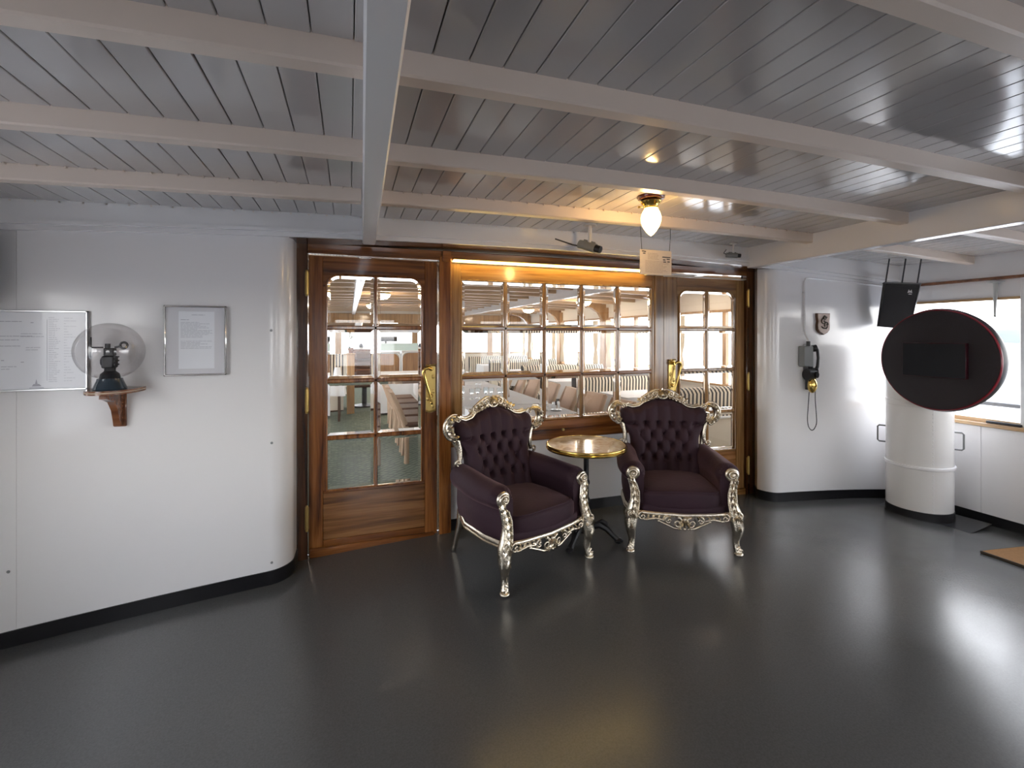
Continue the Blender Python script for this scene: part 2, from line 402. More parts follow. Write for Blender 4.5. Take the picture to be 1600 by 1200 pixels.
# ------------------------------------------------------------------ door wall joinery
def mould_frame(m, x0, z0, x1, z1, y, wd=.012, dp=.010):
    m.box((x0-wd,y-dp,z0-wd),(x0,y,z1+wd),.003); m.box((x1,y-dp,z0-wd),(x1+wd,y,z1+wd),.003)
    m.box((x0,y-dp,z0-wd),(x1,y,z0),.003); m.box((x0,y-dp,z1),(x1,y,z1+wd),.003)
frame = MB()
frame.box((-.365,YD-.025,-.02),(-.268,YD+.05,2.183),.004)
jl = struct('trim_2', frame, W_DARK); jl['kind'] = 'structure'
f2 = MB(); f2.box((3.600,YD-.025,-.02),(3.732,YD+.05,2.183),.004); struct('trim_3', f2, W_DARK)
f3 = MB(); f3.box((.632,YD-.035,-.02),(.722,YD+.05,2.14),.004); struct('trim_4', f3, W_DOOR)
f4 = MB(); f4.box((2.560,YD-.012,.03),(2.654,YD+.05,2.14),.004); struct('trim_5', f4, W_TEAK)
f5 = MB()
f5.box((-.268,YD-.028,2.112),(.655,YD+.05,2.183),.004); f5.box((.720,YD-.028,2.118),(3.60,YD+.05,2.183),.004); f5.box((.655,YD-.045,2.10),(.722,YD+.05,2.183),.004)
struct('trim_6', f5, W_DOORH)
sf = MB(); sf.box((.722,YD-.03,2.100),(2.45,YD+.0,2.112),.003); sf.box((2.45,YD-.02,2.082),(3.60,YD+.02,2.092),.003)
LEDGE = mat('pale_ledge', (.75,.68,.55), .3); struct('trim_7', sf, LEDGE)

def rounded(x0, z0, x1, z1, rads, n=6):
    """outline counter-clockwise from lower left; rads for (ll, lr, ur, ul)"""
    P = []
    for (cx, cz_, r, a) in ((x0,z0,rads[0],180),(x1,z0,rads[1],270),(x1,z1,rads[2],0),(x0,z1,rads[3],90)):
        sxn = 1 if cx == x0 else -1; szn = 1 if cz_ == z0 else -1
        if r <= 0: P.append((cx,cz_)); continue
        ox, oz = cx+sxn*r, cz_+szn*r
        for i in range(n+1):
            an = radians(a+90*i/n); P.append((ox+r*cos(an), oz+r*sin(an)))
    return P
def pane(parent, x0, z0, x1, z1, y, rads=(0,0,0,0), bw=.021):
    m = MB(); O = rounded(x0,z0,x1,z1,rads)
    I = rounded(x0+bw,z0+bw,x1-bw,z1-bw,[max(.004,r-bw) if r > 0 else 0 for r in rads]); n = len(O)
    V = [(p[0],y,p[1]) for p in I]; m.add(V, [tuple(range(n))], 0)
    V = [(p[0],y+.0065,p[1]) for p in O]+[(p[0],y,p[1]) for p in I]+[(p[0],y+.010,p[1]) for p in O]+[(p[0],y+.010,p[1]) for p in I]
    F = []
    for i in range(n):
        j = (i+1) % n
        F.append((i,j,n+j,n+i)); F.append((2*n+j,2*n+i,3*n+i,3*n+j)); F.append((j,i,2*n+i,2*n+j))
    m.add(V, F, 1)
    return obj('pane', m, [GLASS, BEVELG], parent, flat=True)
def bar(m, a, b, y, wd=.026, dp=.03):
    """glazing bar with a rounded front nose between a and b (x,z)"""
    (xa,za),(xb,zb) = a, b
    h = wd/2; pr = [(-h,.012),(-h,-.004),(-h*.55,-.012),(h*.55,-.012),(h,-.004),(h,.012)]
    V = []; F = []
    for (x, z) in (a, b):
        for (o_, d) in pr:
            V.append((x+o_, y+d, z) if abs(xb-xa) < 1e-6 else (x, y+d, z+o_))
    n = len(pr)
    for k in range(n): F.append((k,(k+1)%n,n+(k+1)%n,n+k))
    F += [tuple(range(n)), tuple(range(n,2*n))[::-1]]
    m.add(V, F)
def hinge(parent, x, z, hh=.15):
    m = MB(); m.tube([(x,YD-.034,z-hh/2),(x,YD-.034,z+hh/2)], .011, 10); m.sph((x,YD-.034,z+hh/2+.006),.011,8); m.sph((x,YD-.034,z-hh/2-.006),.011,8)
    m.box((x-.013,YD-.032,z-hh/2),(x+.013,YD-.022,z+hh/2),.001)
    for k in (-.5,0,.5): m.tube([(x,YD-.034,z+k*hh*.66-.002),(x,YD-.034,z+k*hh*.66+.002)], .0125, 10)
    return obj('hinge', m, BRASSD, parent)
def glazed_door(name, xl, xr, gx0, gx1, gz0, gz1, rows, zb, zt, mats, side, y0=YD):
    """side: +1 handle on the right edge, -1 on the left"""
    st, ra, pa, mu = mats
    m = MB(); m.box((xl,y0,zb),(xl+.006,y0+.04,zt))
    d = obj(name, MB().box((xl+.002,y0+.032,zb+.01),(xl+.05,y0+.038,zt-.01)), st); d['kind'] = 'structure'
    for (a, b) in ((xl,gx0-.022),(gx1+.022,xr)):
        obj('stile', MB().box((a,y0,zb),(b,y0+.04,zt),.003), st, d)
    # top rail with rounded lower corners
    R = .085; x0, x1 = gx0-.022, gx1+.022
    poly = [(x0,gz1-R),(x0,zt),(x1,zt),(x1,gz1-R)]+[(gx1-R+R*cos(radians(a)), gz1-R+R*sin(radians(a))) for a in range(0,91,10)]+[(gx0+R-R*cos(radians(a)), gz1-R+R*sin(radians(a))) for a in range(90,-1,-10)]
    obj('top_rail', MB().prism(poly, y0+.001, y0+.039), ra, d, ang=30)
    m = MB()
    path = [(gx0,y0-.002,gz0)]+[(gx0+R-R*cos(radians(a)),y0-.002,gz1-R+R*sin(radians(a))) for a in range(0,91,10)]+[(gx1-R+R*cos(radians(a)),y0-.002,gz1-R+R*sin(radians(a))) for a in range(90,-1,-10)]+[(gx1,y0-.002,gz0),(gx0,y0-.002,gz0)]
    m.tube(path, .008, 8, cap=False, up=(0,1,0)); 
    for (a, b) in (((gx0-.022,gz0),(gx0,gz1-R)),((gx1,gz0),(gx1+.022,gz1-R))): m.box((a[0],y0+.004,a[1]),(b[0],y0+.036,b[1]))
    obj('glazing_bead', m, mu, d)
    xm = (gx0+gx1)/2; h = .014
    m = MB(); bar(m,(xm,gz0),(xm,gz1),y0+.008,.028); obj('glazing_bar', m, mu, d)
    zs = [gz0]+rows[::-1]+[gz1]
    for z in rows:
        m = MB(); bar(m,(gx0,z),(gx1,z),y0+.008,.030); obj('glazing_bar', m, mu, d)
    for i in range(len(zs)-1):
        za = zs[i]+(h if i else .004); zc = zs[i+1]-(h if i < len(zs)-2 else .004); top = i == len(zs)-2
        pane(d, gx0+.003, za, xm-h, zc, y0+.012, (0,0,0,R-.006) if top else (0,0,0,0))
        pane(d, xm+h, za, gx1-.003, zc, y0+.012, (0,0,R-.006,0) if top else (0,0,0,0))
    return d
rowsL = [1.604, 1.229, .8325]
d1 = glazed_door('door_1', -.264, .622, -.150, .508, .468, 1.974, rowsL, .015, 2.100, (W_DOOR,W_DOORH,W_PAN,W_DOOR), 1)
obj('bottom_panel', MB().box((-.172,YD+.006,.125),(.530,YD+.034,.446),.003), W_PAN, d1)
obj('lock_rail', MB().box((-.172,YD+.001,.446),(.530,YD+.039,.468),.004), W_DOORH, d1)
obj('bottom_rail', MB().box((-.172,YD+.001,.015),(.530,YD+.039,.125),.003), W_DOORH, d1)
obj('weather_bar', MB().box((-.262,YD-.026,.020),(.60,YD+.002,.085),.008), W_DOORH, d1)
for z in (1.906,1.107,.303): hinge(d1, -.272, z)
d2 = glazed_door('door_2', 2.662, 3.594, 2.829, 3.476, .468, 1.962, rowsL, .015, 2.078, (W_TEAK,W_TEAKH,W_PAN,W_TEAK), -1)
obj('bottom_panel', MB().box((2.807,YD+.006,.125),(3.498,YD+.034,.446),.003), W_PAN, d2)
obj('lock_rail', MB().box((2.807,YD+.001,.446),(3.498,YD+.039,.468),.004), W_TEAKH, d2)
obj('bottom_rail', MB().box((2.807,YD+.001,.015),(3.498,YD+.039,.125),.003), W_TEAKH, d2)
obj('weather_bar', MB().box((2.70,YD-.026,.020),(3.59,YD+.002,.085),.008), W_TEAKH, d2)
for z in (1.906,1.107,.303): hinge(d2, 3.612, z)
def door_handle(parent, xp, z0, z1, s):
    m = MB(); w_ = .036
    prof = [(xp-w_,z0+.02),(xp-w_*.5,z0+.006),(xp,z0),(xp+w_*.5,z0+.006),(xp+w_,z0+.02),(xp+w_,z1-.02),(xp+w_*.5,z1-.008),(xp,z1),(xp-w_*.5,z1-.008),(xp-w_,z1-.02)]
    m.prism(prof, YD-.010, YD)
    for z in (z0+.012, z1-.012): m.tube([(xp-w_,YD-.012,z+.006),(xp-w_*.3,YD-.014,z-.004),(xp+w_*.3,YD-.014,z+.004),(xp+w_,YD-.012,z+.008)], .007, 8)
    for i in range(5): m.sph((xp+(-.02 if i%2 else .018),YD-.011,z0+.05+i*.055),(.012,.004,.018),8)
    pl = obj('lock_plate', m, BRASSD, parent)
    m = MB(); zt = z1-.035
    m.tube([(xp,YD-.008,zt),(xp,YD-.055,zt)], .014, 10)
    m.tube([(xp,YD-.052,zt),(xp-s*.025,YD-.06,zt+.012),(xp-s*.050,YD-.06,zt+.004),(xp-s*.062,YD-.058,zt-.02),(xp-s*.050,YD-.056,zt-.06),(xp-s*.03,YD-.054,zt-.13),(xp-s*.008,YD-.052,zt-.20),(xp,YD-.050,zt-.245)], [.012,.013,.012,.011,.011,.010,.009,.007], 10)
    m.sph((xp,YD-.050,zt-.25),.011,8)
    m.lathe([(.014,0),(.016,.006),(.010,.012)],12,xf=Matrix.Translation((xp,YD-.012,zt-.2))@Matrix.Rotation(pi/2,4,'X'))
    obj('lever', m, BRASS, pl)
door_handle(d1, .572, .972, 1.335, 1)
door_handle(d2, 2.745, .985, 1.335, -1)

# the fixed window between the doors: five by three panes
GX0, GX1, GZ0, GZ1 = .814, 2.526, .872, 1.968
win = obj('window_1', MB().box((.722,YD+.034,GZ0-.10),(.735,YD+.04,2.1)), W_TEAK); win['kind'] = 'structure'
obj('stile', MB().box((.722,YD-.004,.700),(GX0-.012,YD+.04,2.104),.003), W_TEAK, win)
obj('stile', MB().box((GX1+.012,YD-.004,.700),(2.560,YD+.04,2.104),.003), W_TEAK, win)
obj('top_rail', MB().box((GX0-.012,YD-.003,GZ1+.012),(GX1+.012,YD+.04,2.104),.003), W_TEAKH, win)
obj('bottom_rail', MB().box((GX0-.012,YD-.006,.700),(GX1+.012,YD+.04,GZ0-.012),.006), W_DOORH, win)
m = MB(); mould_frame(m, GX0, GZ0, GX1, GZ1, YD+.004); m.box((GX0-.012,YD,GZ0-.012),(GX0,YD+.03,GZ1+.012)); m.box((GX1,YD,GZ0-.012),(GX1+.012,YD+.03,GZ1+.012)); m.box((GX0,YD,GZ0-.012),(GX1,YD+.03,GZ0)); m.box((GX0,YD,GZ1),(GX1,YD+.03,GZ1+.012))
obj('glazing_bead', m, W_TEAK, win)
vx = [1.165, 1.500, 1.840, 2.188]; hz = [1.604, 1.229]
for x in vx: m = MB(); bar(m,(x,GZ0),(x,GZ1),YD+.008,.030); obj('glazing_bar', m, W_TEAK, win)
for z in hz: m = MB(); bar(m,(GX0,z),(GX1,z),YD+.008,.032); obj('glazing_bar', m, W_DOORH, win)
xs = [GX0]+vx+[GX1]; zs = [GZ0]+hz[::-1]+[GZ1]
for i in range(5):
    for j in range(3):
        pane(win, xs[i]+(.015 if i else .002), zs[j]+(.015 if j else .002), xs[i+1]-(.015 if i < 4 else .002), zs[j+1]-(.015 if j < 2 else .002), YD+.012)
m = MB(); m.tube([(1.66,YD-.006,.775),(1.66,YD-.02,.775)],.011,10); obj('knob', m, BRASSD, win)
# white dado under the window
da = obj('panel', MB().box((.722,YD+.0,-.1),(2.560,YD+.04,.700)), WHITE, wf)
skirting('baseboard_front', seg((.722,YD),(2.560,YD),6))

# ------------------------------------------------------------------ hull sides with windows
def hull(name, wname, x, s, y0, y1, zs_, zt, mull, glass_rec, seams, inner=WHITE, sill=W_LITE, trimw=True, stay=(), blind=()):
    """x: inner face, s: +1 outboard is +x. Dado, fascia, then a long window band split by mullions"""
    m = MB(); m.box((x,y0,-.3),(x+s*.10,y1,zs_-.02))
    wl_ = struct(name, m, inner)
    for q in range(len(seams)-1):
        obj('panel', MB().box((x-s*.006,seams[q]+.003,-.2),(x+s*.002,seams[q+1]-.003,zs_-.04),.002), inner, wl_)
    obj('fascia', MB().box((x,y0,zt),(x+s*.10,y1,2.42)), inner, wl_)
    wn = obj(wname, MB().box((x-s*.035,y0,zs_-.035),(x+s*.10,y1,zs_),.006), sill); wn['kind'] = 'structure'
    obj('head_trim', MB().box((x-s*.016,y0,zt-.012),(x+s*.02,y1,zt+.016),.004), W_SHELF if trimw else inner, wn)
    obj('lintel', MB().box((x+s*.02,y0,zt-.18),(x+s*.09,y1,zt-.0),.003), inner, wn)
    obj('lintel_bead', MB().box((x+s*.008,y0,zt-.19),(x+s*.03,y1,zt-.165),.003), sill, wn)
    obj('sill_bead', MB().box((x+s*.008,y0,zs_-.002),(x+s*.03,y1,zs_+.035),.003), sill, wn)
    ys = [y0]+mull+[y1]
    for k, ym in enumerate(mull): obj('mullion', MB().box((x-s*.004,ym-.045,zs_),(x+s*.09,ym+.045,zt-.0),.004), inner, wn)
    for k in range(len(ys)-1):
        a, b = ys[k]+.04, ys[k+1]-.04
        if k in blind: obj('daylight_block_panel', MB().box((x+s*.03,a-.01,zs_),(x+s*.07,b+.01,zt-.16),.003), inner, wn); continue  # added panels close unseen bays to cut the daylight
        g = MB(); g.add([(x+s*.05,a,zs_),(x+s*.05,b,zs_),(x+s*.05,b,zt-.165),(x+s*.05,a,zt-.165)], [(0,1,2,3)]); obj('pane', g, GLASS, wn, flat=True)
    for (ys_, ln) in stay:
        t = MB(); t.lathe([(.055,0),(.055,.008),(.018,.012)],16,c=(x-s*.0,ys_,zt-.035)); t.tube([(x-s*.01,ys_,zt-.03),(x-s*.015,ys_,zt-.15),(x-s*.02,ys_,zt-.15-ln)],[.017,.014,.008],10); t.sph((x-s*.02,ys_,zt-.16-ln),.012,8); obj('stay', t, mat('grey_stay',(.55,.56,.55),.4), wn)
    return wl_, wn
SH = [3.19-.67*i for i in range(9)][::-1]
hull('wall_right', 'window_2', XR, 1, YB, YW, .770, 2.05, [-1.6,-.55,.45,1.35,2.22], .05, SH, stay=[(2.42,.17)])
hull('wall_left', 'window_3', XL, -1, YB, YW, .770, 2.05, [-1.8,-.8,.2,1.2,2.2], .05, SH, blind=(0,1,2,5))
skirting('baseboard_side', seg((XR-.004,YW),(XR-.004,YB),4))
m = MB(); m.box((XL-.1,YB-.1,-.3),(XR+.1,YB,.95)); m.box((XL-.1,YB-.1,1.9),(XR+.1,YB,2.5))
for (a, b) in ((XL-.1,-.3),(.9,2.6),(3.8,XR+.1)): m.box((a,YB-.1,.95),(b,YB,1.9))
wb = struct('wall_back', m, WHITE)
for k, (a, b) in enumerate(((-.3,.9),(2.6,3.8))):  # unseen windows added to let in fill daylight
    wbn = obj('window_%d' % (4 if k == 0 else 8), MB().box((a,YB-.08,.93),(b,YB+.03,.955),.004), W_LITE); wbn['kind'] = 'structure'
    obj('frame', MB().box((a,YB-.06,.95),(a+.05,YB+.01,1.9),.004).box((b-.05,YB-.06,.95),(b,YB+.01,1.9),.004).box((a,YB-.06,1.85),(b,YB+.01,1.9),.004), W_LITE, wbn)
    g = MB(); g.add([(a,YB-.05,.95),(b,YB-.05,.95),(b,YB-.05,1.9),(a,YB-.05,1.9)],[(3,2,1,0)]); obj('pane', g, GLASS, wbn, flat=True)
# ------------------------------------------------------------------ dining saloon beyond the glazing
cs = MB(); cs.grid(lambda a, b: (-2.3+8.1*a, 3.55+(YE-3.45)*b, cz(-2.3+8.1*a)+.0), 40, 8, flip=True); cs.grid(lambda a, b: (-2.3+8.1*a, 3.55+(YE-3.45)*b, cz(-2.3+8.1*a)+.05), 40, 2)
ceil2 = struct('ceiling', cs, CEILP)
TANP = mat('tan_beam_paint', (.56,.39,.24), .35)
y = 4.05
while y < YE: beam(ceil2, XL, XR, y, .085, .062, mt=TANP, n=16); y += .642
girder(ceil2, [(3.39,3.58),(3.39,YE)], .09, 2.16, 'girder'); girder(ceil2, [(.12,3.58),(.12,YE)], .09, 2.16, 'girder')
PIL = wood('oak_pilaster', (.26,.14,.06), (.40,.235,.11), (.52,.33,.16), 'z', rough=.35, coat=.3)
def saloon_side(name, wname, x, s):
    m = MB(); m.box((x,3.54,-.3),(x+s*.1,YE,.78)); m.box((x,3.54,1.93),(x+s*.1,YE,2.45))
    wl_ = struct(name, m, CREAMP)
    wn = obj(wname, MB().box((x-s*.05,3.55,.78),(x+s*.1,YE,.81),.006), PIL); wn['kind'] = 'structure'
    obj('head_trim', MB().box((x-s*.03,3.55,1.90),(x+s*.05,YE,1.94),.004), PIL, wn)
    posts = [4.38,6.72,9.02,11.32,13.62]
    for yp in posts:
        obj('pilaster', MB().box((x-s*.05,yp-.16,.3),(x+s*.06,yp+.16,2.16),.01).box((x-s*.065,yp-.10,.8),(x-s*.05,yp+.10,1.9),.004), PIL, wl_)
        # curved bracket under the beam
        P = [(0,2.24),(-s*.62,2.24),(-s*.60,2.20),(-s*.35,2.15),(-s*.18,2.05),(-s*.08,1.90),(-s*.05,1.72),(0,1.72)]
        obj('bracket', MB().prism([(x+p[0],p[1]) for p in P], yp-.05, yp+.05), PIL, wl_)
    for k in range(len(posts)-1):
        ym = (posts[k]+posts[k+1])/2
        obj('mullion', MB().box((x-s*.01,ym-.035,.81),(x+s*.06,ym+.035,1.9),.005), PIL, wn)
    g = MB(); g.add([(x+s*.07,3.55,.80),(x+s*.07,YE,.80),(x+s*.07,YE,1.93),(x+s*.07,3.55,1.93)], [(0,1,2,3)]); obj('pane', g, GLASS, wn, flat=True)
    return wl_, wn, posts
sr, srw, posts = saloon_side('wall_right', 'window_5', XR, 1)
sl_, slw, _ = saloon_side('wall_left', 'window_6', XL, -1)
# cream curtains tied beside the pilasters
CURT = mat('cream_curtain', (.80,.74,.62), .85, trans=.0, sheen=.2)
def curtain(x, yc, label):
    m = MB(); wv = lambda t: .018*sin(t*2*pi*4)
    def fn(a, b):
        tie = 1-.55*math.exp(-((b-.36)/.12)**2); q = (a-.5)*.20*tie
        return (x+wv(a), yc+q, .86+1.02*b)
    m.grid(fn, 32, 14); m.grid(lambda a, b: tuple(Vector(fn(a,b))+Vector((.006,0,0))), 32, 14, flip=True)
    o = obj('curtain', m, CURT); tag(o, label, 'curtain', 'cream curtains at the saloon windows'); return o
ords = ['nearest', 'second', 'third', 'fourth', 'farthest']
for k, yp in enumerate(posts[1:]):
    for q, sd in ((-.28,'near'),(.28,'far')):
        curtain(XR-.075, yp+q, 'cream curtain on the %s side of the %s oak pilaster by the right-hand windows' % (sd, ['nearest','second nearest','third nearest','farthest'][k]))
# far end
m = MB(); m.box((XL-.1,YE,-.3),(XR+.1,YE+.1,1.0)); m.box((XL-.1,YE,1.86),(XR+.1,YE+.1,2.45))
we = struct('wall_far', m, CREAMP)
obj('header', MB().box((XL,YE-.03,1.86),(XR,YE,2.20),.005), PIL, we)
wfn = obj('window_7', MB().box((XL,YE-.06,.98),(XR,YE+.1,1.01),.005), PIL); wfn['kind'] = 'structure'
for x in (-1.6,-.62,-.30,.74,1.9,2.75,3.25,4.3): obj('pilaster', MB().box((x-.085,YE-.05,.9),(x+.085,YE+.06,1.9),.006), PIL, wfn)
g = MB(); g.add([(XL,YE+.05,1.0),(XR,YE+.05,1.0),(XR,YE+.05,1.9),(XL,YE+.05,1.9)],[(0,1,2,3)]); obj('pane', g, GLASS, wfn, flat=True)
# bar fronts
VEN = wood('ribbed_bar_veneer', (.16,.075,.03), (.30,.155,.065), (.42,.24,.11), 'z', scale=.8, rough=.35)
WEDGE = mat('white_enamel_edging', (.80,.82,.84), .3)
def bar_unit(x0, x1, y, label):
    t = thing('bar_counter', label, 'bar', ((x0+x1)/2, y, fz(x0)), 0, 'bar counters at the far end of the saloon'); h = (x1-x0)/2
    obj('body', MB().box((-h,.03,0),(h,.5,1.04),.01), WEDGE, t)
    R = .16; P = rounded(-h+.02,.05,h-.02,1.00,(.0,.0,R,R))
    obj('front_panel', MB().prism(P, .0, .03), VEN, t)
    O = rounded(-h,.03,h,1.03,(.0,.0,R,R)); m = MB(); m.tube([(p[0],.01,p[1]) for p in O]+[(O[0][0],.01,O[0][1])], .020, 6, up=(0,1,0)); obj('edging', m, WEDGE, t)
    obj('counter_top', MB().box((-h-.01,-.03,1.03),(h+.01,.55,1.065),.008), WEDGE, t)
bar_unit(.60, 1.265, 12.5, 'left-hand bar counter with brown panelled front and white edging at the far end')
bar_unit(1.315, 2.04, 12.5, 'right-hand bar counter with brown panelled front and white edging at the far end')
sc_ = thing('display_panel', 'long dark grey display panel above the left bar counter', 'screen', (.93,12.9,1.38))
obj('casing', MB().box((-.30,0,0),(.30,.06,.14),.008), DGREY, sc_); obj('bracket', MB().box((-.03,.02,-.235),(.03,.05,.02)), DGREY, sc_)
ft = MB(); ft.box((.7,12.55,1.16+.0),(1.9,12.57,1.34),.002)
gs = tag(obj('glass_screen', MB().box((-.55,0,0),(.55,.012,.20),.002), mat('sea_green_glass',(.55,.70,.70),.15), None, (1.30,12.62,fz(.9)+1.066)), 'pale green glass sneeze screen standing on the bar counters', 'glass screen')
# banquettes striped brown and cream
def make_banquette(label, loc, rz, width=1.35):
    t = thing('banquette', label, 'bench', loc, rz, 'striped banquettes in the saloon'); h = width/2
    m = MB(); m.prism([(-.05,.60),(.07,.42),(.09,.86),(.07,.915),(.02,.94),(-.03,.93),(-.06,.89)], -h, h, 'x'); obj('backrest', m, STRIPE, t)
    obj('back_board', MB().box((-h+.004,-.045,.06),(h-.004,.05,.60),.004), CREAMP, t); obj('ledge', MB().box((-h,-.075,.585),(h,-.03,.61),.004), WEDGE, t)
    m = MB(); m.tube([(-h,.02,.90),(h,.02,.90)], .052, 10); obj('top_roll', m, STRIPE, t)
    m = MB(); m.prism([(.06,.28),(.50,.28),(.53,.33),(.52,.42),(.46,.46),(.08,.44)], -h, h, 'x'); obj('seat', m, STRIPE, t)
    obj('base', MB().box((-h+.02,-.03,0),(h-.02,.46,.28),.006), W_DARK, t)
    return t
place = ['nearest the doors', 'second from them', 'third from them', 'fourth from them', 'farthest from them']
bq = None
for k, yb in enumerate((4.38,6.55,8.85,11.2,13.3)):
    lab = 'striped banquette by the right-hand windows, its back to the doors, '+place[k]
    if bq is None: bq = make_banquette(lab, (4.22,yb,fz(4.2)), 0, 1.75)
    else: dup(bq, (4.22,yb,fz(4.2)), 0, lab)
    if k: dup(bq, (4.22,yb-.16,fz(4.2)), pi, 'striped banquette facing the doors, back to back with the one '+place[k])
bl_ = dup(bq, (-.98,9.9,fz(-.9)), 0, 'striped banquette seen through the upper left of the left-hand glazed door'); bl_.scale = (1,1,1.26)
# white-clothed tables
TLEG = mat('table_leg', (.10,.06,.04), .5)
def cloth_mesh(hx, hy, z, drop, seed, amp=.012):
    rnd = random.Random(seed); ph = [rnd.uniform(0,6.28) for _ in range(4)]
    m = MB(); R = rounded(-hx,-hy,hx,hy,(.03,.03,.03,.03),4); per = []
    n = 96; L = [0]
    for i in range(len(R)): L.append(L[-1]+math.dist(R[i],R[(i+1)%len(R)]))
    for k in range(n):
        s_ = L[-1]*k/n
        for i in range(len(R)):
            if L[i] <= s_ <= L[i+1]: f = (s_-L[i])/(L[i+1]-L[i]+1e-9); a, b = R[i], R[(i+1)%len(R)]; per.append((a[0]+(b[0]-a[0])*f, a[1]+(b[1]-a[1])*f)); break
    V = [(p[0],p[1],z) for p in per]; F = [tuple(range(n))]
    for j in range(1,7):
        d = j/6
        for k, p in enumerate(per):
            r = sqrt(p[0]**2+p[1]**2); wv = amp*d*(sin(k*2*pi/n*17+ph[0])+.6*sin(k*2*pi/n*29+ph[1]))+.015*d
            V.append((p[0]+p[0]/r*wv, p[1]+p[1]/r*wv, z-.006-(drop+.012*sin(k*2*pi/n*4+ph[2]))*d))
    for j in range(6):
        for k in range(n): F.append((j*n+(k+1)%n, j*n+k, (j+1)*n+k, (j+1)*n+(k+1)%n))
    m.add(V, F); return m
def make_table(loc, hx, hy, tl, cl, drop, group, cgroup, seed):
    t = thing('dining_table', tl, 'table', loc, 0, group)
    obj('tabletop', MB().box((-hx+.01,-hy+.01,.715),(hx-.01,hy-.01,.742),.006), TLEG, t)
    for sx_ in (-1,1):
        for sy_ in (-1,1): obj('leg', MB().box((sx_*(hx-.09)-.02,sy_*(hy-.09)-.02,0),(sx_*(hx-.09)+.02,sy_*(hy-.09)+.02,.715),.004), TLEG, t)
    c = obj('tablecloth', cloth_mesh(hx+.004, hy+.004, .7465, drop, seed), CLOTH, None, loc, ang=50)
    tag(c, cl, 'tablecloth', cgroup)
TX = 1.54
for k, (ya, yb, dr, wh) in enumerate(((3.78,4.50,.30,'nearest the window'),(4.51,6.58,.30,'in the middle of the row'),(6.59,8.40,.30,'at the far end of the row'))):
    make_table((TX,(ya+yb)/2,fz(TX)), .46, (yb-ya)/2-.030, 'long dining table under white cloth, '+wh, 'white cloth on the long table '+wh, dr, 'long dining tables in a row', 'white cloths on the long tables', k)
for k, yb in enumerate((5.45,7.62,9.95,12.2)):
    make_table((3.98,yb,fz(4)), .62, .34, 'booth table between striped banquettes, %s from the glazed doors' % ['first','second','third','fourth'][k], 'white cloth hanging over the booth table %s from the glazed doors' % ['first','second','third','fourth'][k], .30, 'booth tables by the saloon windows', 'white cloths on the booth tables', 20+k)
make_table((1.26,9.22,fz(1.2)), .76, .36, 'crosswise dining table beyond the end of the long table', 'white floor-length cloth on the crosswise table beyond the long table', .70, None, None, 43)
make_table((-.50,8.95,fz(-.5)), .42, .34, 'small dining table left of the carpet aisle', 'white cloth on the small table left of the aisle', .25, None, None, 41)
# tan dining chairs with slanting backs
def make_chair(label, loc, rz, group):
    t = thing('dining_chair', label, 'chair', loc, rz, group)      # faces +x
    m = MB()
    def back(a, b):
        th = 2*pi*a; cx_, sy_ = cos(th), sin(th); q = lambda v: math.copysign(abs(v)**.35, v)
        z = .40+.42*b; wdt = .182-.012*b; return (-.17-.13*b-.03*b*b+.024*q(cx_), wdt*q(sy_), z)
    m.grid(back, 32, 10); m.add([back(i/32,1) for i in range(32)], [tuple(range(32))]); m.add([back(i/32,0) for i in range(32)], [tuple(range(32))[::-1]])
    b_ = obj('backrest', m, LEATH, t)
    mm = MB()
    for s in (-1,1): mm.tube([(-.16,s*.203,.0),(-.165,s*.203,.42),(-.235,s*.198,.61),(-.325,s*.190,.815)], [.017,.020,.019,.015], 6, flat=(1.5,.7))
    obj('back_frame', mm, W_LITE, t)
    obj('seat', MB().box((-.20,-.215,.41),(.22,.215,.475),.024), LEATHD, t)
    obj('seat_rail', MB().box((-.19,-.205,.37),(.20,.205,.412),.006), W_LITE, t)
    for (x_, y_, dx) in ((.18,.185,.02),(.18,-.185,.02),(-.15,.185,-.03),(-.15,-.185,-.03)):
        obj('leg', MB().tube([(x_,y_,.38),(x_+dx*.4,y_,.2),(x_+dx,y_,0)], [.022,.019,.014], 6), W_LITE, t)
    return t
G = 'tan dining chairs along the long table'
nth = ['first','second','third','fourth','fifth','sixth','seventh','eighth']
c0 = None
for k in range(7):
    yy = 4.0+.59*k; lab = 'tan dining chair, %s from the window on the right of the long table' % nth[k]
    lc = (2.29+.02*(k%2),yy,fz(2.2))
    if c0 is None: c0 = make_chair(lab, lc, pi+.05, G)
    else: dup(c0, lc, pi+random.uniform(-.16,.10), lab)
for k in range(5):
    yy = 5.62+.55*k; dup(c0, (.79,yy,fz(.79)), random.uniform(-.03,.03), 'tan dining chair with back to the aisle, %s of five left of the long table' % nth[k])
CHW = mat('pale_tan_beech', (.56,.41,.29), .4)
for o_ in bpy.data.objects:
    if o_.type == 'MESH' and o_.parent and o_.parent.name.startswith('dining_chair') and o_.data.materials and o_.data.materials[0] == W_LITE: o_.data.materials[0] = CHW
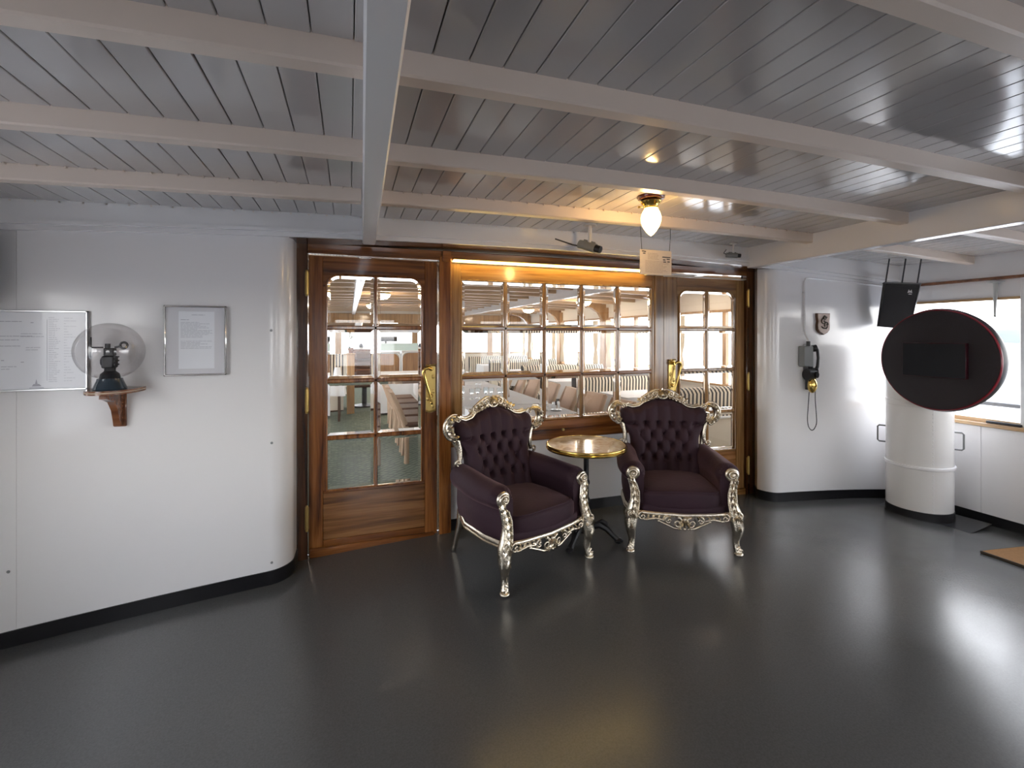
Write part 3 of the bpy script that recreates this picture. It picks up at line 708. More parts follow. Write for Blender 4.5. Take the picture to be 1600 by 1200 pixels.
# small things on the cloths
GLS = solid_glass('drinking_glass', 1.45, (.97,.99,1))
def goblet(label, loc, sc_=1, group=None, first=[None]):
    if first[0] is None:
        m = MB(); m.lathe([(.030,0),(.028,.004),(.006,.010),(.005,.055),(.022,.068),(.034,.095),(.033,.13),(.031,.13),(.031,.096),(.020,.072),(.003,.066)], 14, capt=True)
        o = obj('wine_glass', m, GLS); first[0] = o
    else: o = first[0].copy(); COL.objects.link(o)
    o.location = loc; o.scale = (sc_,)*3; return tag(o, label, 'glass', group)
zt = fz(TX)+.748
k = 0
for (gx, gy, wh) in ((1.30,5.05,'middle'),(1.38,5.10,'middle'),(1.46,5.04,'middle'),(1.54,5.09,'middle'),(1.62,5.03,'middle'),(1.50,5.17,'middle')):
    goblet('clear stemmed glass, %s in the cluster on the middle long table' % ['leftmost','second from left','third from left','fourth from left','rightmost','backmost'][k], (gx,gy,zt), .9, 'glasses on the long tables'); k += 1
for (gx, gy, lb) in ((1.36,6.3,'left'),(1.50,6.4,'right')): goblet('clear stemmed glass, the %s one of the pair farther down the long table' % lb, (gx,gy,zt), 1, 'glasses on the long tables')
def cruet(label, loc):
    t = thing('condiment_set', label, 'condiment set', loc, 0, 'condiment sets on the tables')
    obj('tray', MB().lathe([(.05,0),(.055,.006),(.05,.010)],16), STEEL, t)
    for dx, mt_ in ((-.024,CLOTH),(.024,DGREY)):
        s_ = obj('shaker', MB().lathe([(.017,.010),(.019,.04),(.014,.065)],12,c=(dx,0,0)), GLS, t); obj('cap', MB().lathe([(.015,.065),(.014,.08),(.006,.088)],12,c=(dx,0,0)), STEEL, t)
cruet('condiment set at the near right corner of the long table', (1.86,4.02,zt)); cruet('condiment set on the middle long table behind the glasses', (1.62,5.95,zt))
cruet('condiment set on the booth table first from the doors', (4.25,5.4,fz(4)+.748))
for k, (dx, dy) in enumerate(((4.05,5.42),(4.13,5.36),(4.20,5.56),(4.38,5.5))):
    m = MB().lathe([(.025,0),(.03,.01),(.042,.05),(.040,.05),(.028,.012),(.0,.010)],14); tag(obj('tea_cup', m, CLOTH, None, (dx,dy,fz(4)+.748)), 'white tea cup on the booth table, %s' % ['leftmost','second from left','third from left','rightmost'][k], 'cup', 'tea cups on the booth table')
# high-backed helmsman chair, lantern, napkin, post
t = thing('pilot_chair', 'brown padded high-backed chair with armrests facing the doors at the far end', 'chair', (.30,10.25,fz(.3)))
obj('pedestal', MB().lathe([(.24,0),(.24,.03),(.05,.06),(.05,.42)],16), DGREY, t)
obj('seat', MB().box((-.24,-.26,.42),(.24,.20,.54),.04), LEATHD, t)
for z in (.56,.78,.97): obj('back_pad', MB().box((-.19,.12,z),(.19,.22,z+.18),.04), LEATHD, t)
obj('back_shell', MB().box((-.25,.18,.45),(.25,.26,1.20),.03), W_SHELF, t)
for s in (-1,1): obj('armrest', MB().box((s*.31-.045,-.22,.66),(s*.31+.045,.2,.72),.02).box((s*.31-.02,-.02,.45),(s*.31+.02,.04,.67),.005).box((s*.24-.06,-.02,.44),(s*.30+.02,.04,.48),.005), BLKP, t)
t = thing('lantern', 'black lantern standing on the sill of the far window', 'lantern', (.33,YE-.005,1.012))
obj('cage', MB().lathe([(.075,0),(.085,.015),(.075,.03),(.07,.20),(.085,.21),(.05,.27),(.02,.30)],8), BLKP, t); obj('pane', MB().lathe([(.074,.05),(.074,.18)],8,capb=False,capt=False), mat('lantern_glass',(.5,.48,.42),.2), t); obj('ring', MB().tube([(.03*cos(a*pi/8),0,.32+.03*sin(a*pi/8)) for a in range(16)],.005,6,closed=True), BLKP, t)
tag(obj('newel_post', MB().box((-.07,-.07,0),(.07,.07,1.14),.008).box((-.085,-.085,1.14),(.085,.085,1.17),.006), PIL, None, (.025,9.45,fz(0))), 'square oak post at the aisle end of the far left banquette', 'post')
def plant(label, loc):
    t = thing('potted_plant', label, 'plant', loc); obj('pot', MB().lathe([(.04,0),(.055,.09),(.06,.09),(.055,.1)],12), W_SHELF, t)
    rnd = random.Random(3); m = MB()
    for k in range(40):
        a = rnd.uniform(0,6.28); r = rnd.uniform(.02,.10); z = rnd.uniform(.10,.42); M_ = Matrix.Translation((r*cos(a),r*sin(a),z))@Matrix.Rotation(a,4,'Z')@Matrix.Rotation(rnd.uniform(-.8,.8),4,'Y')
        m.sph((0,0,0),(.035,.016,.004),6,xf=M_)
    o = obj('foliage', m, mat('leaf_green',(.05,.10,.04),.5), t); o['kind'] = 'stuff'
    obj('stem', MB().tube([(0,0,.08),(.01,0,.35)],.006,6), W_DARK, t)
plant('small bushy plant on the oak post at the far left banquette', (.025,9.45,fz(0)+1.171))
m = MB().lathe([(.085,0),(.05,.20),(.047,.22)],14); tag(obj('napkin_cone', m, CLOTH, None, (-.20,8.85,fz(-.5)+.749)), 'white folded napkin cone on the small table left of the aisle', 'napkin')
OPAL = mat('fill_lamp_opal_glass', (.85,.80,.72), .3, emit=(1.0,.80,.58), es=8)  # glow of the lamps added to brighten the saloon
pl0 = None
for k, (px_, py_, wh) in enumerate(((.52,5.3,'nearest the left-hand glazed door'),(4.4,5.5,'added for brightness, nearest the right-hand glazed door'),(.52,8.2,'added for brightness, second along the aisle'),(4.4,8.2,'added for brightness, second along the right-hand booths'),(.52,11.2,'added for brightness, farthest along the aisle'),(4.4,11.2,'added for brightness, farthest along the right-hand booths'))):
    lab = 'round lit glass ceiling lamp in the saloon, '+wh; lc = (px_,py_,cz(px_)-.172)
    if pl0 is None:
        pl0 = t = thing('pendant_lamp', lab, 'ceiling lamp', lc, 0, 'round ceiling lamps in the saloon')
        obj('bowl', MB().lathe([(.02,-.0),(.10,.02),(.14,.06),(.15,.09)],20), OPAL, t); obj('rim', MB().lathe([(.155,.085),(.16,.10),(.15,.11),(.03,.16)],20), BRASSD, t)
    else: dup(pl0, lc, 0, lab)
first_bowl = [c for c in pl0.children if c.name.startswith('bowl')][0]; first_bowl.data = first_bowl.data.copy(); first_bowl.data.materials[0] = mat('dim_opal_glass', (.85,.80,.72), .3, emit=(1.0,.80,.58), es=.12)

# ------------------------------------------------------------------ outside
SEA = mat('sea_water', (.34,.345,.355), .2, bump=.6, bscale=1.2)
m = MB(); m.grid(lambda a, b: (-900+1800*a, -900+1800*b, -4.2), 8, 8); o = struct('water', m, SEA)
SHORE = mat('hazy_shore', (.085,.095,.10), .9, var=.15, vscale=.05)
for (nm, cx_, cy_, sx__, sy__, hz_) in (('hill',520,230,60,220,16),('hill',560,20,70,140,9),('hill',-600,150,60,400,14)):
    m = MB(); m.grid(lambda a, b: (cx_+sx__*(a-.5)*2, cy_+sy__*(b-.5)*2, -5+hz_*max(0,(1-(2*a-1)**2))*max(0,1-(2*b-1)**2)**.5*(.75+.25*sin(b*23+cx_)*sin(b*51))), 10, 60); o = struct('hill', m, SHORE)
RAILM = mat('grey_rail_paint', (.06,.062,.065), .4)
for (xr, lb) in ((XR+.75,'right'),(XL-.75,'left')):
    t = thing('deck_railing', 'grey tubular deck railing outside the %s-hand lobby windows' % lb, 'railing', (xr,0,-.3))
    for z in (1.16,.80,.45): obj('rail', MB().tube([(0,-3,z),(0,3.3,z)], .022, 8), RAILM, t)
    for y in (-2.8,-1.3,.2,1.7,3.2): obj('stanchion', MB().tube([(0,y,0),(0,y,1.16)], .02, 8), RAILM, t)
    m = MB(); m.box((min(xr-.72,xr+.08) if xr > 0 else xr-.08,-3,-.36),(xr+.08 if xr > 0 else xr+.72,14.5,-.30)); struct('deck', m, mat('side_deck',(.60,.58,.55),.6))
# ------------------------------------------------------------------ ornament helpers
def spiral(m, c, R, turns, r0, a0=0, sgn=1, plane='xz', r1=.4, n=26, taper=.78):
    P = []; rr = []
    for i in range(n+1):
        t = i/n; rad = R*(1-taper*t); a = a0+sgn*turns*2*pi*t
        u, v = rad*cos(a), rad*sin(a)
        P.append((c[0]+u, c[1]-.012*t, c[2]+v) if plane == 'xz' else (c[0]-.012*t, c[1]+u, c[2]+v)); rr.append(r0*(1-(1-r1)*t))
    m.tube(P, rr, 7); m.sph(P[-1], r0*.75, 7)
def leaf(m, base, ang, L, wd, th=.010, lift=.01, bend=0.0, plane='xz'):
    """pointed lobed leaf lying in a vertical plane, ang in that plane"""
    V = []; n = 6
    for i in range(n+1):
        t = i/n; w_ = wd*sin(pi*min(1,t*.92+.08))**.8*(1-.25*t); an = ang+bend*t; d = L*t
        x, z = d*cos(an), d*sin(an); px, pz = -sin(an), cos(an); y = -lift*sin(pi*t)-th*.3
        V += [(x+px*w_, .0, z+pz*w_), (x, y-th, z), (x-px*w_, .0, z-pz*w_), (x, th*.5, z)]
    F = []
    for i in range(n):
        for k in range(4): F.append((i*4+k,i*4+(k+1)%4,i*4+4+(k+1)%4,i*4+4+k))
    F += [(3,2,1,0),(n*4,n*4+1,n*4+2,n*4+3)]
    V = [(base[0]+v[0],base[1]+v[1],base[2]+v[2]) for v in V]
    m.add(V, F)
# ------------------------------------------------------------------ the two carved armchairs (front towards -y)
def sst(a, b, x): t = max(0,min(1,(x-a)/(b-a))); return t*t*(3-2*t)
def back_top(s):
    pts = [(-1,.868),(-.93,.892),(-.84,.897),(-.72,.885),(-.58,.892),(-.42,.925),(-.2,.952),(0,.962)]
    s = -abs(s)
    for i in range(len(pts)-1):
        if pts[i][0] <= s <= pts[i+1][0]:
            f = (s-pts[i][0])/(pts[i+1][0]-pts[i][0]); f = f*f*(3-2*f)*.5+f*.5; return pts[i][1]+(pts[i+1][1]-pts[i][1])*f
    return .962
def back_half(t): return .262+.018*t+.055*sst(.55,.95,t)-.012*sst(.25,.5,t)*(1-sst(.5,.75,t))
def back_pt(s, t):
    z = .40+t*(back_top(s)-.40); x = s*back_half(t)
    yb = .185+.20*(z-.40)
    return x, yb, z
def tuft(x, z):
    px, pz, z0 = .095, .170, .690
    zl, zh = .52, .775
    zz = min(max(z, zl), zh)
    u1 = x/px+(zz-z0)/pz; u2 = x/px-(zz-z0)/pz
    a = (abs(sin(pi*u1))*abs(sin(pi*u2)))**.55
    # distance to the nearest button gives the deep dimples
    best = 9
    if zl-.02 < z < zh+.02:
        b1, b2 = round(u1), round(u2)
        for i in (b1-1,b1,b1+1):
            for j in (b2-1,b2,b2+1):
                dx = x-(i+j)/2*px; dz = z-z0-(i-j)/2*pz; best = min(best, dx*dx+dz*dz*.42)
    dip = math.exp(-best/(2*.0115**2))
    return .30*a+.70-.85*dip
def back_front(s, t):
    x, yb, z = back_pt(s, t)
    edge = (1-abs(s)**8)*(1-(1-min(1,(1-t)/.10))**2 if t > .9 else 1)
    th = .028+.062*max(0,edge)**.6
    k = 1-sst(.74,.96,abs(s))
    h = tuft(x, z)*k+(1-k)*.92
    # side wing pillows
    wing = sst(.62,.8,abs(s)); h = h*(1-wing)+wing*(.95*min(1,(abs(z-.765)/.03)**.5))
    return (x, yb-th*.55-.048*h*max(0,edge)**.5+.008-.035*s*s, z)
def make_armchair(label, loc, rz, group):
    t = thing('armchair', label, 'armchair', loc, rz, group)
    m = MB(); m.grid(lambda a, b: back_front(a*2-1, b), 132, 110)
    m.grid(lambda a, b: (lambda p: (p[0], p[1]+.035-.035*(a*2-1)**2, p[2]))(back_pt(a*2-1, b)), 40, 20, flip=True)
    for s in (0,1):
        m.grid(lambda a, b: tuple(Vector(back_front(s*2-1,b)).lerp(Vector((lambda p:(p[0],p[1],p[2]))(back_pt(s*2-1,b))), a)), 3, 40, flip=bool(s) )
    m.grid(lambda a, b: tuple(Vector(back_front(a*2-1,1)).lerp(Vector((lambda p:(p[0],p[1]+.035-.035*(a*2-1)**2,p[2]))(back_pt(a*2-1,1))), b)), 60, 3)
    bk = obj('backrest', m, VELVET, t, ang=80)
    bm = MB().sph((0,0,0),(.0085,.005,.0085),8); bme = None
    for r in range(4):
        z = .525+.0825*r*1.0; z = .690+(r-2)*.085
        for q in range(-3,4):
            off = .5 if r%2 else 0; x = (q+off)*.095
            if abs(x) > .195: continue
            tt = (z-.40)/(back_top(x/.28)-.40); s_ = x/back_half(tt); p = back_front(s_, tt); p = (p[0], p[1]-.002, p[2])
            if bme is None: o = obj('button', bm, VELVET, bk, p); bme = o.data
            else: link_mesh('button', bme, bk, p)
    # seat and its loose cushion
    def sup(cx_, cy_, cz_, hx, hy, hz, e1=.35, e2=.28, taper=.0, crown=0.0, bow=0.0):
        q = lambda v, e: math.copysign(abs(v)**e, v)
        def fn(a, b):
            th = 2*pi*a; ph = -pi/2+pi*b
            x = hx*q(cos(ph),e1)*q(cos(th),e2); y = hy*q(cos(ph),e1)*q(sin(th),e2); z = hz*q(sin(ph),e1)
            x *= 1-taper*(y/hy)*.5; r = (x/hx)**2+(y/hy)**2
            if z > 0: z += crown*max(0,1-r*.55)
            if y < 0: y -= bow*(1-(x/hx)**2)*min(1,-y/hy*1.2)
            return (cx_+x, cy_+y, cz_+z)
        return fn
    m = MB(); m.grid(sup(0,-.045,.342,.268,.275,.064,.38,.26,.12,.030,.035), 72, 28); sc0 = obj('seat_cushion', m, VELVET, t, ang=80, weld=True)
    fn = sup(0,-.045,.342,.270,.277,.064,.38,.26,.12,.030,.035)
    m = MB(); m.tube([fn(i/60,.70) for i in range(60)], .0058, 6, closed=True); obj('piping', m, VELVET, sc0)
    m = MB(); m.grid(sup(0,-.03,.285,.300,.285,.036,.3,.22,.10,0,.035), 60, 16); obj('seat_base', m, VELVET, t, ang=80, weld=True)
    # padded scroll arms
    prof = [(.262,.27),(.258,.40),(.252,.50),(.240,.555),(.243,.605),(.268,.645),(.305,.662),(.345,.655),(.383,.628),(.400,.588),(.396,.548),(.372,.515),(.352,.500),(.350,.47),(.352,.40),(.345,.33),(.330,.27)]
    def spl(P, n):
        out = []
        for i in range(len(P)-1):
            p0, p1, p2, p3 = P[max(i-1,0)], P[i], P[i+1], P[min(i+2,len(P)-1)]
            for k in range(n):
                f = k/n; out.append(tuple(.5*((2*p1[d])+(-p0[d]+p2[d])*f+(2*p0[d]-5*p1[d]+4*p2[d]-p3[d])*f*f+(-p0[d]+3*p1[d]-3*p2[d]+p3[d])*f**3) for d in range(len(p1))))
        return out+[tuple(P[-1])]
    KZ = .816; prof = [(a_, .27+(b_-.27)*KZ) for a_, b_ in prof]
    PR = spl(prof, 4); NP = len(PR)
    for s in (-1,1):
        def arm(a, b):
            p = PR[min(NP-1,int(round(a*(NP-1))))]; y = -.295+.515*b
            up = sst(.44,.555,p[1]); c0_ = (.318,.522)
            k = 1-.10*sst(0,.5,b)*up
            x = c0_[0]+(p[0]-c0_[0])*k if up > 0 else p[0]; z = p[1]
            z += up*(.024*sst(0,1,b))
            if p[0] > .30: x += (-.012+.03*sin(pi*b))*(1-up)
            x -= .02*sst(.3,1,b)
            if b < .10: # gathered front
                e = 1-(b/.10); rr = 1-.42*e*e*up; x = c0_[0]+(x-c0_[0])*rr; z = c0_[1]+(z-c0_[1])*rr if up > 0 else z
                ang_ = atan2(p[1]-c0_[1], p[0]-c0_[0]); x += up*.005*sin(ang_*22)*e; z += up*.005*sin(ang_*22+1.5)*e
            return (s*x, y, z)
        m = MB(); m.grid(arm, NP-1, 30, flip=(s < 0))
        m.add([arm(i/(NP-1),0) for i in range(NP)], [tuple(range(NP)) if s > 0 else tuple(range(NP))[::-1]])
        m.add([arm(i/(NP-1),1) for i in range(NP)], [tuple(range(NP))[::-1] if s > 0 else tuple(range(NP))])
        o = obj('arm', m, VELVET, t, ang=70)
        # carved post with roundel
        m = MB(); cx_, cz_ = s*.330, .522
        m.lathe([(.046,0),(.048,.008),(.044,.016),(.036,.018),(.034,.012)], 22, xf=Matrix.Translation((cx_,-.292,cz_))@Matrix.Rotation(pi/2,4,'X'))
        spiral(m, (cx_,-.312,cz_), .036, 1.6, .010, a0=-pi/2, sgn=s, n=24)
        for k in range(6): leaf(m, (cx_,-.316,cz_), k*pi/3+.3, .024, .008, .006, .006)
        m.sph((cx_,-.322,cz_),.011,8)
        PP = [(cx_+s*.016,-.300,cz_-.030),(s*.333,-.305,.455),(s*.322,-.312,.405),(s*.320,-.318,.355),(s*.330,-.326,.305),(s*.345,-.332,.258),(s*.347,-.334,.212)]
        m.tube(PP, [.022,.026,.028,.031,.037,.046,.042], 12, flat=(1,.8))
        for k in range(6):
            f = k/5*4.2; i = int(f); q = [PP[i][d]+(PP[i+1][d]-PP[i][d])*(f-i) for d in range(3)]; yy = q[1]-.020-.012*k/5
            leaf(m, (q[0]-.006,yy,q[2]+.012), -pi/2-.22, .044, .009, .007, .006); leaf(m, (q[0]+.006,yy,q[2]+.012), -pi/2+.22, .044, .009, .007, .006)
            m.sph((q[0]-s*.018,yy+.008,q[2]),.0065,7); m.sph((q[0]+s*.018,yy+.008,q[2]-.01),.0065,7); m.sph((q[0],yy-.004,q[2]-.004),.006,7)
        m.tube([(q[0]-s*.022,-.325,.46),(s*.318-s*.026,-.330,.40),(s*.320-s*.028,-.336,.34),(s*.335-s*.034,-.346,.28)],.005,6); m.tube([(s*.352,-.320,.455),(s*.348,-.330,.40),(s*.350,-.336,.34),(s*.372,-.346,.28)],.005,6)
        for k in range(5): leaf(m, (s*.346,-.358,.275), -pi/2+(k-2)*.32, .060, .012, .010, .010)
        spiral(m, (s*.352,-.362,.262), .026, 1.2, .008, a0=pi/2, sgn=-s)
        obj('arm_post', m, SILVER, t, ang=60)
        # cabriole front leg
        m = MB(); m.tube([(s*.345,-.330,.235),(s*.352,-.340,.19),(s*.350,-.338,.14),(s*.343,-.330,.095),(s*.345,-.333,.055),(s*.354,-.343,.022)], [.040,.041,.031,.024,.022,.026], 12)
        spiral(m, (s*.362,-.352,.036), .022, 1.1, .010, a0=pi/2, sgn=s); m.lathe([(.024,0),(.030,.004),(.030,.012),(.022,.018)],14,c=(s*.356,-.345,0))
        for k in range(3): leaf(m, (s*.352,-.372,.205), -pi/2+(k-1)*.30, .045, .009, .008, .004)
        m.tube([(s*.33,-.362,.19),(s*.345,-.352,.12),(s*.348,-.352,.06)], [.006,.005,.004], 6); m.tube([(s*.368,-.362,.19),(s*.356,-.352,.12),(s*.352,-.352,.06)], [.006,.005,.004], 6)
        obj('leg', m, SILVER, t, ang=60)
        # back leg and side rail
        obj('leg', MB().tube([(s*.27,.245,.30),(s*.272,.255,.20),(s*.278,.285,.10),(s*.285,.315,0)], [.026,.023,.018,.015], 10), SILVER, t)
        m = MB(); m.tube([(s*.345,-.31,.268),(s*.358,-.15,.262),(s*.345,.08,.262),(s*.275,.25,.268)], .014, 8, flat=(1.35,.7), up=(0,0,1)); m.tube([(s*.348,-.31,.250),(s*.362,-.15,.244),(s*.349,.08,.244),(s*.278,.25,.250)], .008, 6); obj('side_rail', m, SILVER, t)
    # carved apron
    m = MB()
    m.tube([(-.335,-.315,.262),(-.2,-.338,.258),(0,-.350,.254),(.2,-.338,.258),(.335,-.315,.262)], .011, 8, flat=(1.3,.8), up=(0,0,1))
    for s in (-1,1):
        spiral(m, (s*.275,-.336,.240), .028, 1.2, .0085, a0=pi/2, sgn=-s); m.tube([(s*.30,-.334,.225),(s*.25,-.342,.218),(s*.19,-.350,.232),(s*.13,-.354,.222)], [.006,.009,.009,.006], 7)
        spiral(m, (s*.045,-.358,.208), .036, 1.3, .009, a0=pi*.5, sgn=s); spiral(m, (s*.105,-.356,.225), .024, 1.2, .008, a0=pi*.5, sgn=-s)
        m.tube([(s*.02,-.356,.165),(s*.07,-.357,.172),(s*.12,-.356,.196),(s*.165,-.352,.214)], [.006,.009,.008,.006], 7); m.sph((s*.168,-.352,.216),.010,8)
        for k in range(5): leaf(m, (s*(.09+.035*k),-.350+.003*k,.247), -pi/2+s*.5, .034, .010, .008, .008)
        leaf(m, (s*.02,-.356,.225), -pi/2+s*.25, .07, .014, .012, .012)
    for k in range(5): leaf(m, (0,-.360,.232), -pi/2+(k-2)*.5, .058, .012, .012, .012)
    m.sph((0,-.364,.170),.012,8); m.sph((0,-.366,.235),.014,8)
    obj('apron', m, SILVER, t, ang=60)
    # back frame, crest and ear scrolls
    def edge(s_, lift, dy): x, yb, z = back_pt(s_, 1); return (x*1.0, yb-.030+dy-.035*s_*s_, z+lift)
    m = MB(); m.tube([edge(-.86+1.72*i/40, .010, 0) for i in range(41)], .0125, 8); m.tube([edge(-.82+1.64*i/40, .024, .012) for i in range(41)], .010, 8); m.tube([edge(-.84+1.68*i/40, .012, .03) for i in range(41)], .014, 8)
    obj('top_moulding', m, SILVER, t, ang=60)
    m = MB(); y0 = .185+.20*.56-.035
    for k in range(9): a = pi/2+(k-4)*.34; leaf(m, (0,y0-.012,.985), a, .062-.004*abs(k-4), .014, .012, .016)
    m.sph((0,y0-.024,.992),.018,10); m.tube([(.035*cos(q*pi/9),y0-.020,.984+.02*sin(q*pi/9)) for q in range(18)], .006, 6, closed=True)
    for s in (-1,1):
        spiral(m, (s*.062,y0-.012,.998), .027, 1.3, .010, a0=pi*(0 if s > 0 else 1)+pi/2, sgn=-s); spiral(m, (s*.105,y0-.010,.978), .024, 1.2, .009, a0=pi/2, sgn=s)
        spiral(m, (s*.150,y0-.010,.952), .021, 1.2, .008, a0=pi/2, sgn=-s)
        m.tube([(s*.02,y0,1.035),(s*.055,y0,1.032),(s*.10,y0,1.008),(s*.145,y0,.978),(s*.185,y0-.004,.948)], [.006,.009,.010,.009,.006], 7); m.sph((s*.19,y0-.004,.948),.010,8)
        for k in range(6): leaf(m, (s*(.03+.027*k),y0-.010,.992-.010*k), pi/2-s*(.2+.15*k), .042, .011, .010, .012); leaf(m, (s*(.04+.025*k),y0-.014,.978-.008*k), -pi/2+s*.6, .022, .009, .008, .008)
    obj('crest', m, SILVER, t, ang=60)
    for s in (-1,1):
        m = MB(); ye = .185+.20*.47-.075; ex, ez = s*.338, .862
        P = []; RR = []
        for i in range(31):
            f = i/30; a = radians(118-225*f); R_ = .050+.014*sin(pi*f); P.append((ex+s*R_*cos(a), ye, ez+R_*sin(a)*1.15)); RR.append(.010+.019*sin(pi*f)**.8)
        m.tube(P, RR, 12, flat=(1,.75), up=(0,1,0)); m.tube([(ex+(p[0]-ex)*1.42,ye-.004,ez+(p[2]-ez)*1.36) for p in P[3:28]], [.004+.005*sin(pi*i/24) for i in range(25)], 7)
        for i in range(2,29,3):
            an = atan2(P[i][2]-ez,P[i][0]-ex); tg = an-s*pi/2
            leaf(m, (P[i][0],ye-.022-.010*sin(pi*i/30),P[i][2]), tg+s*.45, .034, .010, .008, .008); leaf(m, (P[i][0],ye-.022-.010*sin(pi*i/30),P[i][2]), tg-s*.45, .030, .009, .008, .008); m.sph((P[i][0],ye-.026-.010*sin(pi*i/30),P[i][2]),.006,7)
        spiral(m, (s*.312,ye+.012,.905), .022, 1.1, .009, a0=0 if s < 0 else pi, sgn=-s)
        spiral(m, (s*.352,ye-.008,.792), .028, 1.2, .011, a0=pi/2, sgn=-s); m.sph((s*.374,ye-.010,.788),.013,8)
        m.tube([(s*.345,ye,.80),(s*.318,ye,.765),(s*.305,ye-.002,.71),(s*.304,ye-.006,.66),(s*.314,ye-.010,.628)], [.012,.016,.018,.017,.013], 8)
        spiral(m, (s*.330,ye-.014,.630), .023, 1.2, .009, a0=-pi/2 , sgn=s); m.tube([(s*.345,ye+.03,.86),(s*.335,ye+.04,.78),(s*.30,ye+.03,.70),(s*.29,ye,.55)], [.018,.018,.014,.012], 8)
        obj('ear_scroll', m, SILVER, t, ang=60)
    return t
ac = make_armchair('purple velvet armchair with silver carved frame, left of the round table', (1.050,2.925,fz(1.05)), radians(19.5), 'carved silver and purple armchairs')
dup(ac, (2.270,2.87,fz(2.25)), radians(-24), 'purple velvet armchair with silver carved frame, right of the round table')
# ------------------------------------------------------------------ bistro table
MARB = mat('cream_marble', (.72,.64,.52), .12, coat=.6)
def marble():
    t = MARB.node_tree; L = t.links; b = t.nodes['Principled BSDF']; co = N(t,'ShaderNodeTexCoord')
    nz = N(t,'ShaderNodeTexNoise'); nz.inputs['Scale'].default_value = 7; nz.inputs['Detail'].default_value = 8; nz.inputs['Distortion'].default_value = 2.2; L.new(co.outputs['Object'], nz.inputs['Vector'])
    r = N(t,'ShaderNodeValToRGB'); L.new(nz.outputs['Fac'], r.inputs[0]); el = r.color_ramp.elements
    el[0].position = .36; el[0].color = (.42,.32,.22,1); el[1].position = .66; el[1].color = (.80,.73,.62,1); q = el.new(.48); q.color = (.68,.57,.44,1); L.new(r.outputs[0], b.inputs['Base Color'])
marble()
TB = (1.595,2.935,fz(1.6))
t = thing('bistro_table', 'round marble-topped table with brass rim on black iron foot between the armchairs', 'table', TB)
obj('tabletop', MB().lathe([(.01,.664),(.274,.664),(.276,.668),(.276,.688),(.272,.692),(.01,.692)],56), MARB, t)
obj('brass_rim', MB().lathe([(.276,.660),(.283,.660),(.286,.664),(.286,.672),(.282,.676),(.286,.681),(.286,.689),(.283,.693),(.274,.6935),(.274,.690)],56,capb=False,capt=False), BRASS, t)
obj('pedestal', MB().lathe([(.09,.655),(.09,.664)],20).lathe([(.055,.10),(.040,.13),(.022,.16),(.030,.175),(.020,.19),(.019,.27),(.027,.285),(.027,.30),(.018,.315),(.018,.40),(.026,.41),(.026,.425),(.018,.44),(.019,.60),(.04,.64),(.05,.655)],18), BLKP, t)
m = MB(); m.lathe([(.06,.07),(.062,.10),(.05,.125)],16); obj('hub', m, BLKP, t)
for k in range(3):
    a = radians(-28+120*k); m = MB(); M_ = Matrix.Rotation(a,4,'Z')
    m.tube([(.04,0,.105),(.09,0,.12),(.14,0,.095),(.185,0,.05),(.215,0,.022)], [.026,.026,.022,.018,.020], 8, xf=M_); m.sph((.225,0,.018),(.034,.026,.018),10,xf=M_); m.tube([(.08,0,.135),(.11,0,.15),(.145,0,.135),(.15,0,.11)], [.010,.013,.010,.007], 7, xf=M_)
    obj('foot', m, BLKP, t)
# ------------------------------------------------------------------ things on the left bulkhead
def tex_lines(m, x0, x1, z0, z1, n, y, seed, h=.0035, axis='x', fill=(.4,1.0), dash=True):
    rnd = random.Random(seed)
    for i in range(n):
        z = z1-(z1-z0)*(i+.5)/n; xe = x0+(x1-x0)*rnd.uniform(*fill); x = x0
        while x < xe-.002:
            w_ = min(rnd.uniform(.008,.03), xe-x)
            m.box((x,y-.0006,z-h/2),(x+w_,y,z+h/2)); x += w_+.003
t = thing('wall_chart', 'large pale printed deck plan in thin aluminium frame on the left wall', 'chart', (-1.70,YW-.002,1.256))
obj('board', MB().box((-.345,-.016,.0),(.338,-.002,.425),.002), PAPER, t)
for (a, b) in (((-.345,-.020,.418),(.343,-.0,.428)),((-.345,-.020,-.003),(.343,-.0,.008)),((.334,-.020,-.003),(.343,0,.428)),((-.35,-.020,-.003),(-.341,0,.428))): obj('frame_rail', MB().box(a,b,.002), STEEL, t)
m = MB(); tex_lines(m,.175,.225,.04,.395,36,-.0165,1,.0018); tex_lines(m,.24,.31,.04,.395,24,-.0165,5,.0014,fill=(.1,.8)); m.box((.168,-.0171,.05),(.1688,-.0165,.38)); tex_lines(m,-.03,.11,.26,.30,2,-.0165,2,.0030); tex_lines(m,.06,.155,.28,.31,2,-.0165,8,.0025,fill=(.9,1)); tex_lines(m,.08,.155,.21,.235,2,-.0165,9,.0025,fill=(.7,1)); tex_lines(m,-.03,.10,.225,.25,1,-.0165,11,.003)
tex_lines(m,-.02,.07,.11,.135,2,-.0165,12,.003); tex_lines(m,-.03,.14,.355,.38,1,-.0165,13,.0035)
m.prism([(.105,.022),(.145,.022),(.135,.034),(.128,.034),(.124,.060),(.118,.034),(.112,.034)],-.0171,-.0165); m.box((.095,-.0171,.012),(.155,-.0165,.015))
for (cx_, cz_) in ((.10,.36),(.06,.15),(-.02,.16)): m.box((cx_,-.0171,cz_),(cx_+.012,-.0165,cz_+.004))
o = obj('print', m, INK, t); o['kind'] = 'stuff'
t = thing('framed_notice', 'typed notice in a thin silver frame on the white wall left of the doors', 'picture frame', (-.850,YW-.002,1.315), 0)
obj('sheet', MB().box((-.150,-.012,.006),(.152,-.004,.402),.001), mat('notice_paper',(.70,.70,.73),.2,coat=.5), t)
obj('page', MB().box((-.085,-.0135,.04),(.095,-.012,.375)), PAPER, t)
